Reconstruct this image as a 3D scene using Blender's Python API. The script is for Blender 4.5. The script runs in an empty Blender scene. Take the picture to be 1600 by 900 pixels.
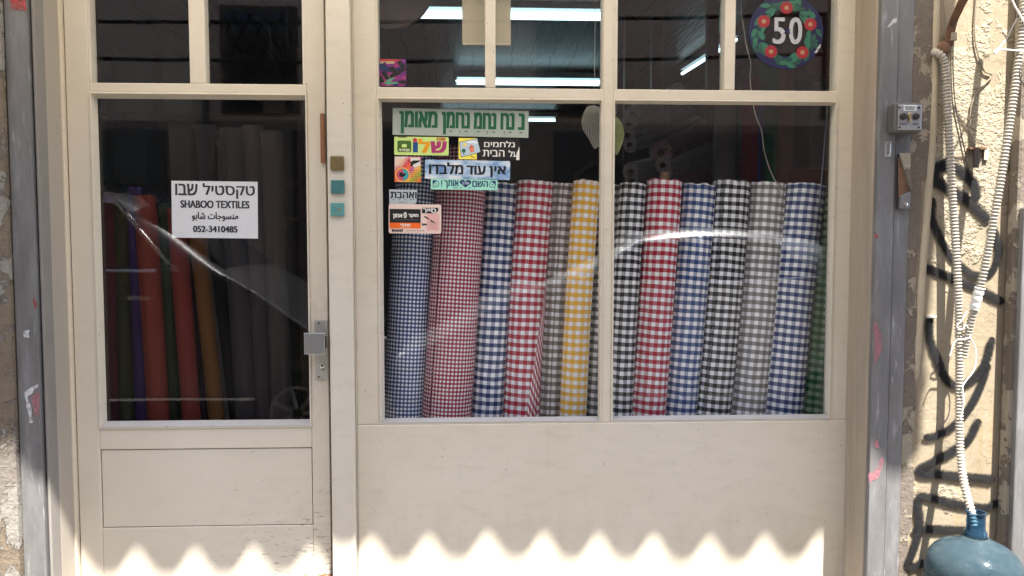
import bpy, math, random
from mathutils import Vector, Matrix, noise
from mathutils.geometry import tessellate_polygon, interpolate_bezier
SC = bpy.context.scene
COL = SC.collection
rnd = random.Random(7)
PI = math.pi

# ------------------------------------------------------------------ camera
CAM = Vector((0.0, -2.7, 1.48)); YAW = math.radians(2.4); PITCH = math.radians(3.1); F = 1161.0
cd = bpy.data.cameras.new('camera'); cam = bpy.data.objects.new('camera', cd); COL.objects.link(cam)
cam.location = CAM; cam.rotation_euler = (PI/2 - PITCH, 0, -YAW)
cd.sensor_width = 36; cd.lens = F/1600*36; cd.clip_end = 500; cd.clip_start = 0.02
SC.camera = cam

# ------------------------------------------------------------------ sky and sun
SUN_AZ, SUN_EL = math.radians(27), math.radians(65)     # azimuth to the right of the facade's normal
SUN = Vector((math.sin(SUN_AZ)*math.cos(SUN_EL), -math.cos(SUN_AZ)*math.cos(SUN_EL), math.sin(SUN_EL)))
w = bpy.data.worlds.new('World'); SC.world = w; w.use_nodes = True
nt = w.node_tree; sky = nt.nodes.new('ShaderNodeTexSky'); sky.sky_type = 'NISHITA'; sky.sun_disc = False
sky.sun_elevation = SUN_EL; sky.sun_rotation = math.radians(153)
bg = nt.nodes['Background']; bg.inputs[1].default_value = 0.11
nt.links.new(sky.outputs[0], bg.inputs[0])
ld = bpy.data.lights.new('sun', 'SUN'); ld.energy = 5.0; ld.angle = math.radians(0.85); ld.color = (1, .955, .88)
sun = bpy.data.objects.new('sun', ld); COL.objects.link(sun)
sun.rotation_euler = (-SUN).to_track_quat('-Z', 'Y').to_euler()
SC.view_settings.view_transform = 'Standard'; SC.view_settings.look = 'None'
SC.view_settings.exposure = 2.3; SC.view_settings.gamma = 1
SC.cycles.max_bounces = 10; SC.cycles.diffuse_bounces = 5; SC.cycles.glossy_bounces = 5
SC.cycles.transparent_max_bounces = 24; SC.cycles.transmission_bounces = 8
SC.cycles.caustics_reflective = False; SC.cycles.caustics_refractive = False
SC.cycles.use_denoising = True; SC.cycles.sample_clamp_indirect = 6

# ------------------------------------------------------------------ pixel of the photo -> point on the plane y = Y
FW = Vector((math.sin(YAW)*math.cos(PITCH), math.cos(YAW)*math.cos(PITCH), -math.sin(PITCH)))
RT = Vector((math.cos(YAW), -math.sin(YAW), 0)); UP = RT.cross(FW)
def P(px, py, Y=0.0):
    d = FW + RT*((px-800)/F) + UP*((450-py)/F)
    return CAM + d*((Y-CAM.y)/d.y)
def rect(px0, px1, py0, py1, Y=0.0):
    pm, qm = (px0+px1)/2, (py0+py1)/2
    return P(px0, qm, Y).x, P(px1, qm, Y).x, P(pm, py1, Y).z, P(pm, py0, Y).z

# ------------------------------------------------------------------ mesh helper
class MB:
    def __init__(s): s.v = []; s.f = []; s.uv = {}
    def quad(s, a, b, c, d):
        n = len(s.v); s.v += [Vector(p) for p in (a, b, c, d)]; s.f.append((n, n+1, n+2, n+3)); return s
    def box(s, x0, x1, y0, y1, z0, z1):
        n = len(s.v)
        s.v += [Vector(p) for p in ((x0,y0,z0),(x1,y0,z0),(x1,y1,z0),(x0,y1,z0),(x0,y0,z1),(x1,y0,z1),(x1,y1,z1),(x0,y1,z1))]
        for q in ((0,3,2,1),(4,5,6,7),(0,1,5,4),(1,2,6,5),(2,3,7,6),(3,0,4,7)): s.f.append(tuple(n+i for i in q))
        return s
    def grid(s, pts, closed_u=False, uv=None):
        """pts[i][j] rows; closed_u closes j"""
        n = len(s.v); R = len(pts); Cn = len(pts[0])
        for r in pts: s.v += [Vector(p) for p in r]
        for i in range(R-1):
            for j in range(Cn if closed_u else Cn-1):
                k = (j+1) % Cn
                s.f.append((n+i*Cn+j, n+i*Cn+k, n+(i+1)*Cn+k, n+(i+1)*Cn+j))
                if uv:
                    s.uv[len(s.f)-1] = (uv(i, j), uv(i, j+1), uv(i+1, j+1), uv(i+1, j))
        return s
    def fan(s, ring, flip=False):
        n = len(s.v); s.v += [Vector(p) for p in ring]; q = tuple(range(n, n+len(ring)))
        s.f.append(q[::-1] if flip else q); return s
    def tube(s, path, r, seg=10, caps=True):
        path = [Vector(p) for p in path]; rings = []; nrm = None
        for i, p in enumerate(path):
            t = (path[min(i+1, len(path)-1)] - path[max(i-1, 0)]).normalized()
            if nrm is None:
                nrm = t.orthogonal().normalized()
            nrm = (nrm - t*nrm.dot(t)).normalized(); b = t.cross(nrm)
            rr = r[i] if isinstance(r, (list, tuple)) else r
            rings.append([p + (nrm*math.cos(a)+b*math.sin(a))*rr for a in [2*PI*k/seg for k in range(seg)]])
        s.grid(rings, True)
        if caps: s.fan(rings[0], True); s.fan(rings[-1])
        return s
    def lathe(s, prof, c, seg=40, axis='z', capb=True, capt=True):
        c = Vector(c); rings = []
        for r, h in prof:
            ring = []
            for k in range(seg):
                a = 2*PI*k/seg
                if axis == 'z': ring.append(c + Vector((r*math.cos(a), r*math.sin(a), h)))
                elif axis == 'y': ring.append(c + Vector((r*math.cos(a), h, r*math.sin(a))))
                else: ring.append(c + Vector((h, r*math.cos(a), r*math.sin(a))))
            rings.append(ring)
        s.grid(rings, True)
        if capb: s.fan(rings[0], True)
        if capt: s.fan(rings[-1])
        return s
    def poly(s, pts, y0, y1=None):
        """polygon in XZ, flat sheet at y0 or prism y0..y1"""
        p3 = [Vector((p[0], y0, p[1])) for p in pts]
        tri = tessellate_polygon([p3]); n = len(s.v); N = len(pts)
        s.v += p3
        for t in tri: s.f.append(tuple(n+i for i in t))
        if y1 is not None:
            s.v += [Vector((p[0], y1, p[1])) for p in pts]
            for t in tri: s.f.append(tuple(n+N+i for i in reversed(t)))
            for i in range(N):
                j = (i+1) % N; s.f.append((n+i, n+j, n+N+j, n+N+i))
        return s
    def add(s, mesh, M):
        n = len(s.v); s.v += [M @ v.co for v in mesh.vertices]
        for p in mesh.polygons: s.f.append(tuple(n+i for i in p.vertices))
        return s
    def build(s, name, m, parent=None, smooth=False, bevel=0, origin=None, angle=40, seg=2):
        o_ = Vector(origin) if origin else Vector((0, 0, 0))
        me = bpy.data.meshes.new(name); me.from_pydata([v-o_ for v in s.v], [], s.f)
        if s.uv:
            u = me.uv_layers.new(name='UVMap')
            for fi, c in s.uv.items():
                for li, t in zip(me.polygons[fi].loop_indices, c): u.data[li].uv = t
        me.validate(); me.update()
        ob = bpy.data.objects.new(name, me); COL.objects.link(ob); me.materials.append(m)
        ob.location = o_
        if parent is not None:
            ob.parent = parent
            if origin: ob.location = o_
        if smooth:
            me.shade_smooth()
            try: me.set_sharp_from_angle(angle=math.radians(angle))
            except Exception: pass
        if bevel:
            b = ob.modifiers.new('bevel', 'BEVEL'); b.width = bevel; b.segments = seg; b.limit_method = 'ANGLE'; b.angle_limit = math.radians(35)
        return ob
def tag(o, label=None, cat=None, group=None, kind=None):
    if label: o['label'] = label
    if cat: o['category'] = cat
    if group: o['group'] = group
    if kind: o['kind'] = kind
    return o
def thing(name, label, cat, group=None, loc=(0, 0, 0)):
    o = bpy.data.objects.new(name, None); COL.objects.link(o); o.empty_display_size = .05
    o.location = loc
    return tag(o, label, cat, group)
def kids(o): return [c for c in bpy.data.objects if c.parent == o]
def copy_tree(o, parent=None):
    c = o.copy(); COL.objects.link(c); c.parent = parent
    for ch in kids(o): copy_tree(ch, c)
    return c
def smooth_path(pts, n=8):
    out = []; pts = [Vector(p) for p in pts]
    for i in range(len(pts)-1):
        p0, p1, p2, p3 = pts[max(i-1, 0)], pts[i], pts[i+1], pts[min(i+2, len(pts)-1)]
        for k in range(n):
            t = k/n
            out.append(.5*((2*p1)+(p2-p0)*t+(2*p0-5*p1+4*p2-p3)*t*t+(3*p1-p0-3*p2+p3)*t**3))
    out.append(pts[-1]); return out

# ------------------------------------------------------------------ materials
def srgb(r, g, b):
    f = lambda c: (c/255/12.92 if c <= 10 else ((c/255+.055)/1.055)**2.4)
    return (f(r), f(g), f(b), 1)
class NG:
    def __init__(s, name):
        s.m = bpy.data.materials.new(name); s.m.use_nodes = True; s.t = s.m.node_tree
        s.b = s.t.nodes['Principled BSDF']; s.out = s.t.nodes['Material Output']
    def n(s, typ, **k):
        nd = s.t.nodes.new(typ)
        for a, v in k.items():
            if a.startswith('i_'):
                key = a[2:]; key = int(key) if key.isdigit() else key
                s.set(nd, key, v)
            else: setattr(nd, a, v)
        return nd
    def set(s, nd, key, v):
        if isinstance(v, bpy.types.NodeSocket): s.t.links.new(v, nd.inputs[key])
        else: nd.inputs[key].default_value = v
    def co(s, kind='Object'): return s.n('ShaderNodeTexCoord').outputs[kind]
    def map(s, vec, scale=(1, 1, 1), loc=(0, 0, 0), rot=(0, 0, 0)):
        return s.n('ShaderNodeMapping', i_Vector=vec, i_Scale=scale, i_Location=loc, i_Rotation=rot).outputs[0]
    def noise(s, vec, scale, detail=4, rough=.55, dist=0):
        return s.n('ShaderNodeTexNoise', i_Vector=vec, i_Scale=scale, i_Detail=detail, i_Roughness=rough, i_Distortion=dist).outputs[0]
    def vor(s, vec, scale, feature='F1', rnd_=1):
        return s.n('ShaderNodeTexVoronoi', feature=feature, i_Vector=vec, i_Scale=scale, i_Randomness=rnd_).outputs[0]
    def ramp(s, fac, stops, interp='LINEAR'):
        r = s.n('ShaderNodeValToRGB', i_Fac=fac); cr = r.color_ramp; cr.interpolation = interp
        while len(cr.elements) < len(stops): cr.elements.new(.5)
        for e, (p, c) in zip(cr.elements, stops):
            e.position = p; e.color = c if len(c) == 4 else (*c, 1)
        return r.outputs[0]
    def g(s, fac, a, b):       # grey ramp
        return s.ramp(fac, [(a, (0, 0, 0, 1)), (b, (1, 1, 1, 1))])
    def mix(s, fac, a, b, mode='MIX'):
        m = s.n('ShaderNodeMix', data_type='RGBA', blend_type=mode)
        s.set(m, 0, fac); s.set(m, 6, a); s.set(m, 7, b); return m.outputs[2]
    def math(s, op, a, b=0.0, c=None):
        m = s.n('ShaderNodeMath', operation=op); s.set(m, 0, a); s.set(m, 1, b)
        if c is not None: s.set(m, 2, c)
        return m.outputs[0]
    def bump(s, h, strength=.3, dist=.01, nrm=None):
        b = s.n('ShaderNodeBump', i_Height=h, i_Strength=strength, i_Distance=dist)
        if nrm is not None: s.set(b, 'Normal', nrm)
        return b.outputs[0]
    def fin(s, color=None, rough=None, normal=None, metal=None, spec=None, **k):
        if color is not None: s.set(s.b, 'Base Color', color)
        if rough is not None: s.set(s.b, 'Roughness', rough)
        if normal is not None: s.set(s.b, 'Normal', normal)
        if metal is not None: s.set(s.b, 'Metallic', metal)
        if spec is not None: s.set(s.b, 'Specular IOR Level', spec)
        for a, v in k.items(): s.set(s.b, a.replace('_', ' '), v)
        return s.m
def plain(name, c, rough=.6, metal=0, var=.12, scale=14, bump=0):
    g = NG(name); v = g.co()
    nz = g.noise(v, scale, 5)
    d = tuple(x*(1-var) for x in c[:3])+(1,); l = tuple(min(1, x*(1+var)) for x in c[:3])+(1,)
    col = g.mix(nz, d, l)
    nb = g.bump(g.noise(v, scale*8, 4), bump, .004) if bump else None
    return g.fin(col, rough, nb, metal)
def paint_mat(name, base, wear=1.0, dirt=True):
    """old gloss paint on wood: brush lines, chips, scuffs, dirt"""
    g = NG(name); v = g.co()
    big = g.noise(v, 2.2, 4)
    col = g.mix(g.g(big, .3, .7), base, tuple(x*k for x, k in zip(base[:3], (.93, .92, .89)))+(1,))
    # short horizontal scuffs
    sc = g.noise(g.map(v, (14, 1, 70)), 1.0, 3, .6, .3)
    zone = g.g(g.noise(v, 1.7, 2), .48, .62)
    scm = g.math('MULTIPLY', g.g(sc, .69, .73), zone)
    col = g.mix(g.math('MULTIPLY', scm, .55*wear), col, (.16, .13, .1, 1))
    sp = g.vor(v, 26); chips = g.math('MULTIPLY', g.math('LESS_THAN', g.math('ADD', sp, g.math('MULTIPLY', g.noise(v, 90, 2), .05)), .085), g.g(g.noise(v, 9, 2), .5, .56))
    col = g.mix(g.math('MULTIPLY', chips, .8*wear), col, (.1, .08, .065, 1))
    if dirt:
        dn = g.g(g.noise(g.map(v, (3, 3, 9)), 3, 6, .7), .5, .85)
        col = g.mix(g.math('MULTIPLY', dn, .3*wear), col, (.3, .25, .19, 1))
        zb = g.n('ShaderNodeMapRange', i_Value=g.n('ShaderNodeSeparateXYZ', i_Vector=v).outputs[2]); zb.inputs[1].default_value = .62; zb.inputs[2].default_value = .25
        bd_ = g.math('MULTIPLY', zb.outputs[0], g.g(g.noise(g.map(v, (4, 4, 2)), 3, 7, .72), .42, .8))
        col = g.mix(g.math('MULTIPLY', bd_, .5*wear), col, (.34, .27, .19, 1))
        dr_ = g.math('MULTIPLY', g.g(g.noise(g.map(v, (34, 34, .9)), 1, 4, .6), .62, .72), g.g(g.noise(v, 1.3, 2), .45, .6))
        col = g.mix(g.math('MULTIPLY', dr_, .16*wear), col, (.33, .28, .22, 1))
    h = g.math('ADD', g.math('MULTIPLY', g.noise(g.map(v, (6, 6, 120)), 1.5, 3), .2), g.math('MULTIPLY', g.noise(v, 35, 4), .5))
    h = g.math('SUBTRACT', h, g.math('MULTIPLY', chips, .6))
    return g.fin(col, .42, g.bump(h, .22, .004))
CREAM = (.64, .583, .49, 1)
M = {}
M['cream'] = paint_mat('cream_paint', CREAM)
M['cream_jamb'] = paint_mat('cream_jamb_paint', (.6, .525, .42, 1), 1.2)
M['white_post'] = paint_mat('white_post_paint', (.62, .57, .49, 1), .9)
def door_paint():
    g = NG('scuffed_door_paint'); v = g.co()
    big = g.noise(v, 2.2, 4)
    col = g.mix(g.g(big, .3, .7), CREAM, (.6, .54, .448, 1))
    x = g.n('ShaderNodeSeparateXYZ', i_Vector=v)
    zone = g.math('MULTIPLY', g.ramp(x.outputs[0], [(0, (0, 0, 0, 1)), (.5, (0, 0, 0, 1)), (1, (1, 1, 1, 1))]), 1.0)
    # wear grows to the right and down (kicks beside the handle side)
    mx = g.n('ShaderNodeMapRange', i_Value=x.outputs[0]); mx.inputs[1].default_value = -1.2; mx.inputs[2].default_value = -.62
    mz = g.n('ShaderNodeMapRange', i_Value=x.outputs[2]); mz.inputs[1].default_value = .8; mz.inputs[2].default_value = .35
    zone = g.math('MULTIPLY', mx.outputs[0], mz.outputs[0])
    sc = g.noise(g.map(v, (26, 1, 110)), 1.0, 3, .65, .5)
    thr = g.math('SUBTRACT', .735, g.math('MULTIPLY', zone, .165))
    scm = g.math('GREATER_THAN', sc, thr)
    col = g.mix(g.math('MULTIPLY', scm, .5), col, (.13, .11, .09, 1))
    dn = g.g(g.noise(g.map(v, (5, 3, 14)), 2, 7, .75), .45, .8)
    col = g.mix(g.math('MULTIPLY', dn, g.math('ADD', .08, g.math('MULTIPLY', zone, .45))), col, (.33, .27, .2, 1))
    ch = g.noise(g.map(v, (10, 3, 40)), 2.2, 5, .7)
    z2 = g.n('ShaderNodeMapRange', i_Value=x.outputs[2]); z2.inputs[1].default_value = .36; z2.inputs[2].default_value = .27
    # hand grime round the lock
    lk = P(503, 545, 0); dv = g.n('ShaderNodeVectorMath', operation='DISTANCE', i_0=g.map(v, (1.6, 0, 1)), i_1=(lk.x*1.6, 0, lk.z)).outputs['Value']
    gr_ = g.n('ShaderNodeMapRange', i_Value=dv); gr_.inputs[1].default_value = .34; gr_.inputs[2].default_value = .05
    gn = g.math('MULTIPLY', gr_.outputs[0], g.g(g.noise(g.map(v, (9, 9, 5)), 4, 6, .7), .35, .75))
    col = g.mix(g.math('MULTIPLY', gn, .55), col, (.26, .21, .15, 1))
    wood = g.math('GREATER_THAN', g.math('MULTIPLY', ch, g.math('MULTIPLY', mx.outputs[0], z2.outputs[0])), .48)
    col = g.mix(wood, col, (.3, .13, .06, 1))
    h = g.math('ADD', g.math('MULTIPLY', g.noise(g.map(v, (5, 5, 150)), 1.5, 3), .4), g.math('MULTIPLY', g.noise(v, 40, 4), .4))
    h = g.math('SUBTRACT', h, g.math('MULTIPLY', scm, .5))
    return g.fin(col, .45, g.bump(h, .3, .004))
M['door'] = door_paint()
def galv():
    g = NG('weathered_galvanised_steel'); v = g.co()
    a = g.noise(g.map(v, (6, 6, 1.2)), 3, 6, .65)
    col = g.ramp(a, [(.25, (.11, .107, .105)), (.55, (.17, .167, .168)), (.85, (.29, .291, .296))])
    b = g.g(g.noise(g.map(v, (25, 25, 3)), 3, 4), .62, .75)
    col = g.mix(g.math('MULTIPLY', b, .45), col, (.55, .55, .56, 1))
    c = g.g(g.noise(v, 8, 6, .7), .62, .75)
    col = g.mix(g.math('MULTIPLY', c, .6), col, (.15, .115, .09, 1))
    d = g.g(g.noise(g.map(v, (2, 2, .5)), 2.5, 6, .7), .5, .78)
    col = g.mix(g.math('MULTIPLY', d, .55), col, (.1, .09, .082, 1))
    return g.fin(col, .5, g.bump(g.noise(v, 30, 5), .25, .004), .15)
M['galv'] = galv()
def peel():
    """old stone with several coats of peeling paint and plaster"""
    g = NG('peeling_plaster_on_stone'); v = g.co()
    base = g.mix(g.noise(v, 9, 8, .7), (.13, .1, .072, 1), (.24, .195, .145, 1))
    n1 = g.noise(v, 5.5, 10, .68, .5)
    m1 = g.g(n1, .49, .515)
    paint = g.mix(g.noise(v, 20, 4), (.22, .205, .18, 1), (.3, .28, .25, 1))
    col = g.mix(m1, base, paint)
    n2 = g.noise(g.map(v, loc=(3, 1, 7)), 3.4, 9, .7, .3)
    m2 = g.g(n2, .56, .58)
    col = g.mix(m2, col, (.19, .165, .145, 1))
    cr = g.math('LESS_THAN', g.vor(g.map(g.n('ShaderNodeVectorMath', operation='ADD', i_0=v, i_1=g.n('ShaderNodeTexNoise', i_Vector=v, i_Scale=9).outputs[1]).outputs[0], (1, 1, .7)), 5, 'DISTANCE_TO_EDGE'), .007)
    col = g.mix(g.math('MULTIPLY', cr, .6), col, (.08, .065, .05, 1))
    h = g.math('ADD', g.math('MULTIPLY', m1, .6), g.math('MULTIPLY', g.noise(v, 28, 9, .75), 1.0))
    h = g.math('SUBTRACT', h, g.math('MULTIPLY', m2, .4))
    h = g.math('SUBTRACT', h, g.math('MULTIPLY', cr, .5))
    return g.fin(col, .9, g.bump(h, .9, .012), spec=.2)
M['peel'] = peel()
def stucco():
    """sprayed stucco, knocked smooth in patches, with stains"""
    g = NG('stucco'); v = g.co()
    sm = g.g(g.noise(g.map(v, (1.1, 1, .8), (4.3, 0, 1.1)), 2.6, 6, .6, .4), .47, .5)
    zz = g.n('ShaderNodeSeparateXYZ', i_Vector=v).outputs[2]
    low = g.n('ShaderNodeMapRange', i_Value=zz); low.inputs[1].default_value = 1.25; low.inputs[2].default_value = .95
    sm = g.math('MINIMUM', 1.0, g.math('MAXIMUM', g.math('MULTIPLY', sm, .9), g.math('MULTIPLY', low.outputs[0], g.g(g.noise(v, 6, 5), .35, .42))))
    c1 = g.mix(g.noise(v, 12, 6, .7), (.27, .228, .163, 1), (.36, .312, .232, 1))
    c2 = g.mix(g.noise(g.map(v, (3, 3, .8)), 5, 6, .65), (.22, .178, .122, 1), (.325, .275, .198, 1))
    col = g.mix(sm, c1, c2)
    st = g.g(g.noise(g.map(v, (9, 9, .7)), 2, 5, .6), .56, .75)
    col = g.mix(g.math('MULTIPLY', st, g.math('MULTIPLY', low.outputs[0], .55)), col, (.3, .2, .05, 1))
    cr = g.math('LESS_THAN', g.vor(g.map(g.n('ShaderNodeVectorMath', operation='ADD', i_0=v, i_1=g.n('ShaderNodeTexNoise', i_Vector=v, i_Scale=12).outputs[1]).outputs[0], (1.2, 1, 1)), 2.3, 'DISTANCE_TO_EDGE'), .004)
    col = g.mix(g.math('MULTIPLY', cr, .5), col, (.12, .09, .06, 1))
    grain = g.math('ADD', g.noise(g.map(v, (1, 1, 1.3)), 62, 3, .6), g.math('MULTIPLY', g.noise(v, 150, 2), .3))
    hg = g.mix(sm, grain, g.math('MULTIPLY', g.noise(v, 25, 6), .3))
    h = g.math('SUBTRACT', hg, g.math('MULTIPLY', cr, .4))
    return g.fin(col, .92, g.bump(h, .8, .012), spec=.2)
M['stucco'] = stucco()
def render_grey():
    g = NG('grey_cement_patch'); v = g.co()
    m = g.g(g.noise(v, 7, 8, .68), .5, .52)
    col = g.mix(m, g.mix(g.noise(v, 25, 5), (.12, .098, .08, 1), (.19, .16, .13, 1)), (.3, .26, .2, 1))
    return g.fin(col, .9, g.bump(g.math('ADD', g.noise(v, 40, 8, .7), m), .7, .01), spec=.2)
M['cement'] = render_grey()
def glass():
    g = NG('window_glass'); t = g.t; v = g.co()
    tr = g.n('ShaderNodeBsdfTransparent'); tr.inputs[0].default_value = (.985, .99, .99, 1)
    gl = g.n('ShaderNodeBsdfGlossy'); gl.inputs['Roughness'].default_value = 0.0; gl.inputs[0].default_value = (1, 1, 1, 1)
    nb = g.bump(g.noise(v, 1.6, 2, .4), .05, .012); t.links.new(nb, gl.inputs['Normal'])
    fc = g.n('ShaderNodeLayerWeight').outputs['Facing']
    fr = g.math('ADD', .037, g.math('MULTIPLY', .96, g.math('POWER', fc, 5.0)))     # same from both sides
    mx = g.n('ShaderNodeMixShader'); t.links.new(fr, mx.inputs[0]); t.links.new(tr.outputs[0], mx.inputs[1]); t.links.new(gl.outputs[0], mx.inputs[2])
    # thin dust film
    du = g.n('ShaderNodeBsdfDiffuse'); du.inputs[0].default_value = (.55, .53, .5, 1)
    m2 = g.n('ShaderNodeMixShader'); drip = g.math('MULTIPLY', g.g(g.noise(g.map(v, (70, 1, 1.6)), 1, 4, .6), .63, .74), .018)
    t.links.new(g.math('ADD', g.math('MULTIPLY', g.g(g.noise(v, 5, 6, .7), .3, .8), .004), drip), m2.inputs[0])
    t.links.new(mx.outputs[0], m2.inputs[1]); t.links.new(du.outputs[0], m2.inputs[2])
    t.links.new(m2.outputs[0], g.out.inputs[0]); t.nodes.remove(g.b)
    return g.m
M['glass'] = glass()
def gingham(name, c, pu, period, white=(.84, .85, .9, 1)):
    g = NG(name); uv = g.co('UV'); s = g.n('ShaderNodeSeparateXYZ', i_Vector=uv)
    wob = g.math('MULTIPLY', g.math('SUBTRACT', g.noise(uv, 9, 3), .5), period*.3)
    def band(sock, per):
        f = g.math('FRACT', g.math('DIVIDE', g.math('ADD', sock, wob), per))
        tri = g.math('ABSOLUTE', g.math('SUBTRACT', f, .5))     # 0..0.5
        r = g.n('ShaderNodeMapRange', i_Value=tri, clamp=True); r.inputs[1].default_value = .235; r.inputs[2].default_value = .265
        return r.outputs[0]
    val = g.math('ADD', g.math('MULTIPLY', band(s.outputs[0], pu), .42), g.math('MULTIPLY', band(s.outputs[1], period), .58))
    mx_ = .8 if period < .02 else .6
    lo = tuple(a*mx_+b*(1-mx_) for a, b in zip(c[:3], white[:3])); hi = tuple(a*.84+b*.16 for a, b in zip(c[:3], white[:3]))
    col = g.ramp(val, [(0, white), (.42, lo), (.58, hi), (1, c)])
    weave = g.noise(g.map(uv, (1, 1, 1)), 900, 2)
    col = g.mix(.07, col, g.mix(weave, (0, 0, 0, 1), col), 'MIX')
    cre = g.math('ADD', g.math('MULTIPLY', g.noise(g.map(uv, (14, 3.5, 1)), 1, 5, .65, .6), 1.0), g.math('MULTIPLY', weave, .05))
    return g.fin(col, .8, g.bump(cre, .35, .012), spec=.25)
def cloth(name, c, var=.12, pattern=None):
    g = NG(name); v = g.co()
    col = g.mix(g.noise(g.map(v, (3, 3, .6)), 4, 5), tuple(x*(1-var) for x in c[:3])+(1,), tuple(x*(1+var) for x in c[:3])+(1,))
    if pattern:
        p = g.math('LESS_THAN', g.vor(v, 26), .22); col = g.mix(g.math('MULTIPLY', p, .6), col, pattern)
    return g.fin(col, .85, g.bump(g.noise(g.map(v, (9, 9, 1.5)), 2, 4), .3, .012), spec=.2)
def printm(name, c, rough=.5):
    g = NG(name); return g.fin(c, rough)
PM = {}
def ink(r, g_, b):
    k = (r, g_, b)
    if k not in PM: PM[k] = printm('print_ink', srgb(r, g_, b))
    return PM[k]
def wood(name, c1, c2, rough=.5):
    g = NG(name); v = g.co()
    n_ = g.noise(g.map(v, (22, 22, 1.6)), 1.2, 6, .6, .8)
    return g.fin(g.mix(n_, c1, c2), rough, g.bump(n_, .2, .003))
M['brownwood'] = wood('brown_wood', (.17, .07, .03, 1), (.3, .14, .065, 1))
M['darkwood'] = wood('dark_wood', (.05, .028, .017, 1), (.1, .06, .035, 1))
M['postwood'] = wood('weathered_moulding', (.21, .165, .125, 1), (.42, .355, .28, 1), .8)
M['taupe'] = paint_mat('taupe_reveal_paint', (.34, .305, .265, 1), 1.3)
def rough_white():
    g = NG('flaking_white_paint'); v = g.co()
    m = g.g(g.noise(g.map(v, (1, 1, .4)), 18, 8, .7), .47, .52)
    return g.fin(g.mix(m, (.34, .3, .25, 1), (.72, .69, .63, 1)), .7, g.bump(g.math('ADD', m, g.noise(v, 45, 6)), .7, .006))
M['flakewhite'] = rough_white()
M['black'] = plain('black_gap_rubber', (.012, .011, .011), .7)
M['chrome'] = plain('chrome', (.75, .75, .76), .12, 1, .02)
M['steel'] = plain('brushed_steel', (.42, .42, .42), .38, .9, .1, 40)
M['rust'] = plain('rusty_iron', (.16, .085, .05), .85, .2, .45, 25, .5)
M['rubber'] = plain('tyre_rubber', (.02, .02, .02), .8)
def corrug():
    return plain('white_conduit_plastic', (.36, .325, .265), .5, 0, .15, 20, .1)
M['conduit'] = corrug()
M['wire_white'] = plain('white_wire', (.62, .6, .56), .5)
M['wire_dark'] = plain('dark_wire', (.05, .042, .035), .6)
def emit(name, c, st):
    g = NG(name); g.set(g.b, 'Emission Color', c); g.set(g.b, 'Emission Strength', st); return g.fin(c, .4)
M['tube'] = emit('fluorescent_tube', (.6, .88, .95, 1), .7)
def card(name, c): return plain(name, c, .75, 0, .06, 30)

# ================================================================== SETTING
Z_ROAD = -.12
def pav():
    g = NG('paving_slabs'); v = g.co()
    br = g.n('ShaderNodeTexBrick', i_Vector=v, i_Scale=1.0); br.inputs['Brick Width'].default_value = .4; br.inputs['Row Height'].default_value = .4
    br.inputs['Mortar Size'].default_value = .006; br.inputs['Color1'].default_value = (.085, .08, .074, 1); br.inputs['Color2'].default_value = (.1, .095, .087, 1); br.inputs['Mortar'].default_value = (.12, .1, .085, 1)
    col = g.mix(g.math('MULTIPLY', g.noise(v, 6, 8, .7), .4), br.outputs[0], (.16, .14, .12, 1))
    return g.fin(col, .85, g.bump(g.noise(v, 60, 5), .3, .005))
M['pav'] = pav()
M['asphalt'] = plain('asphalt', (.055, .054, .052), .9, 0, .25, 40, .5)
tag(MB().box(-120, 120, -2.82, -.0, -.3, 0).build('pavement', M['pav']), kind='structure')
tag(MB().box(-120, 120, -2.95, -2.823, -.3, .004).build('kerb', plain('kerb_stone', (.16, .155, .145), .85, 0, .2, 12, .3), bevel=.012), kind='structure')
tag(MB().box(-120, 120, -8.6, -2.953, -.35, Z_ROAD).build('road', M['asphalt']), kind='structure')
tag(MB().box(-120, 120, -120, -8.603, -.36, 0).build('ground', M['pav']), kind='structure')
tag(MB().box(-120, 120, .3, 120, -.37, -.02).build('ground', M['asphalt']), kind='structure')

YW_R, YW_L, YR = -.155, -.185, -.17       # wall and rail front planes
x_railL0, x_railL1 = P(22, 460, YR).x, P(57, 460, YR).x
x_railR0, x_railR1 = P(1366, 460, YR).x, P(1418, 460, YR).x
x_doorL, x_doorR = P(112, 460).x, P(513, 460).x
x_jambR = P(1334, 460).x
x_post0, x_post1 = P(514, 460, -.045).x, P(551, 460, -.045).x
Z_HEAD = 2.62

# front wall of the building
tag(MB().box(-14, x_railL0-.004, YW_L, .35, 0, 7.5).build('stone_wall', M['peel']), 'peeling grey and brown plastered stone wall left of the steel rail', 'wall')
wr = thing('plaster_wall', 'sunlit cream stucco wall with black spray graffiti right of the shutter rail', 'wall')
x_wr0 = P(1427, 460, YW_R).x
MB().box(x_wr0, 14, YW_R, .35, 0, 7.5).build('stucco_face', M['stucco'], wr)
# cement strip between shutter rail and stucco, ragged right edge
mb = MB(); ring = []
zs = [i*.035 for i in range(0, 100)]
rows = [[], []]
for i, z in enumerate(zs):
    e = x_wr0 + .012 + .02*noise.noise(Vector((0, 3.1, z*4))) + .012*noise.noise(Vector((5, 0, z*17)))
    if z > 1.72: e += .04
    rows[0].append((x_railR1+.001, YW_R-.006, z)); rows[1].append((e, YW_R-.006, z))
mb.grid([rows[0], rows[1]]); mb.grid([rows[1], [(p[0]+.003, YW_R+.002, p[2]) for p in rows[1]]])
mb.box(x_railR1+.001, x_wr0-.001, YW_R-.0055, .3, 0, 3.4)
mb.build('cement_strip', M['cement'], wr)
tag(MB().box(x_railL0, x_wr0-.002, YW_L+.01, .35, Z_HEAD+.06, 7.5).build('lintel_wall', M['peel']), 'old plastered wall above the shop front behind the awning', 'wall')

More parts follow.
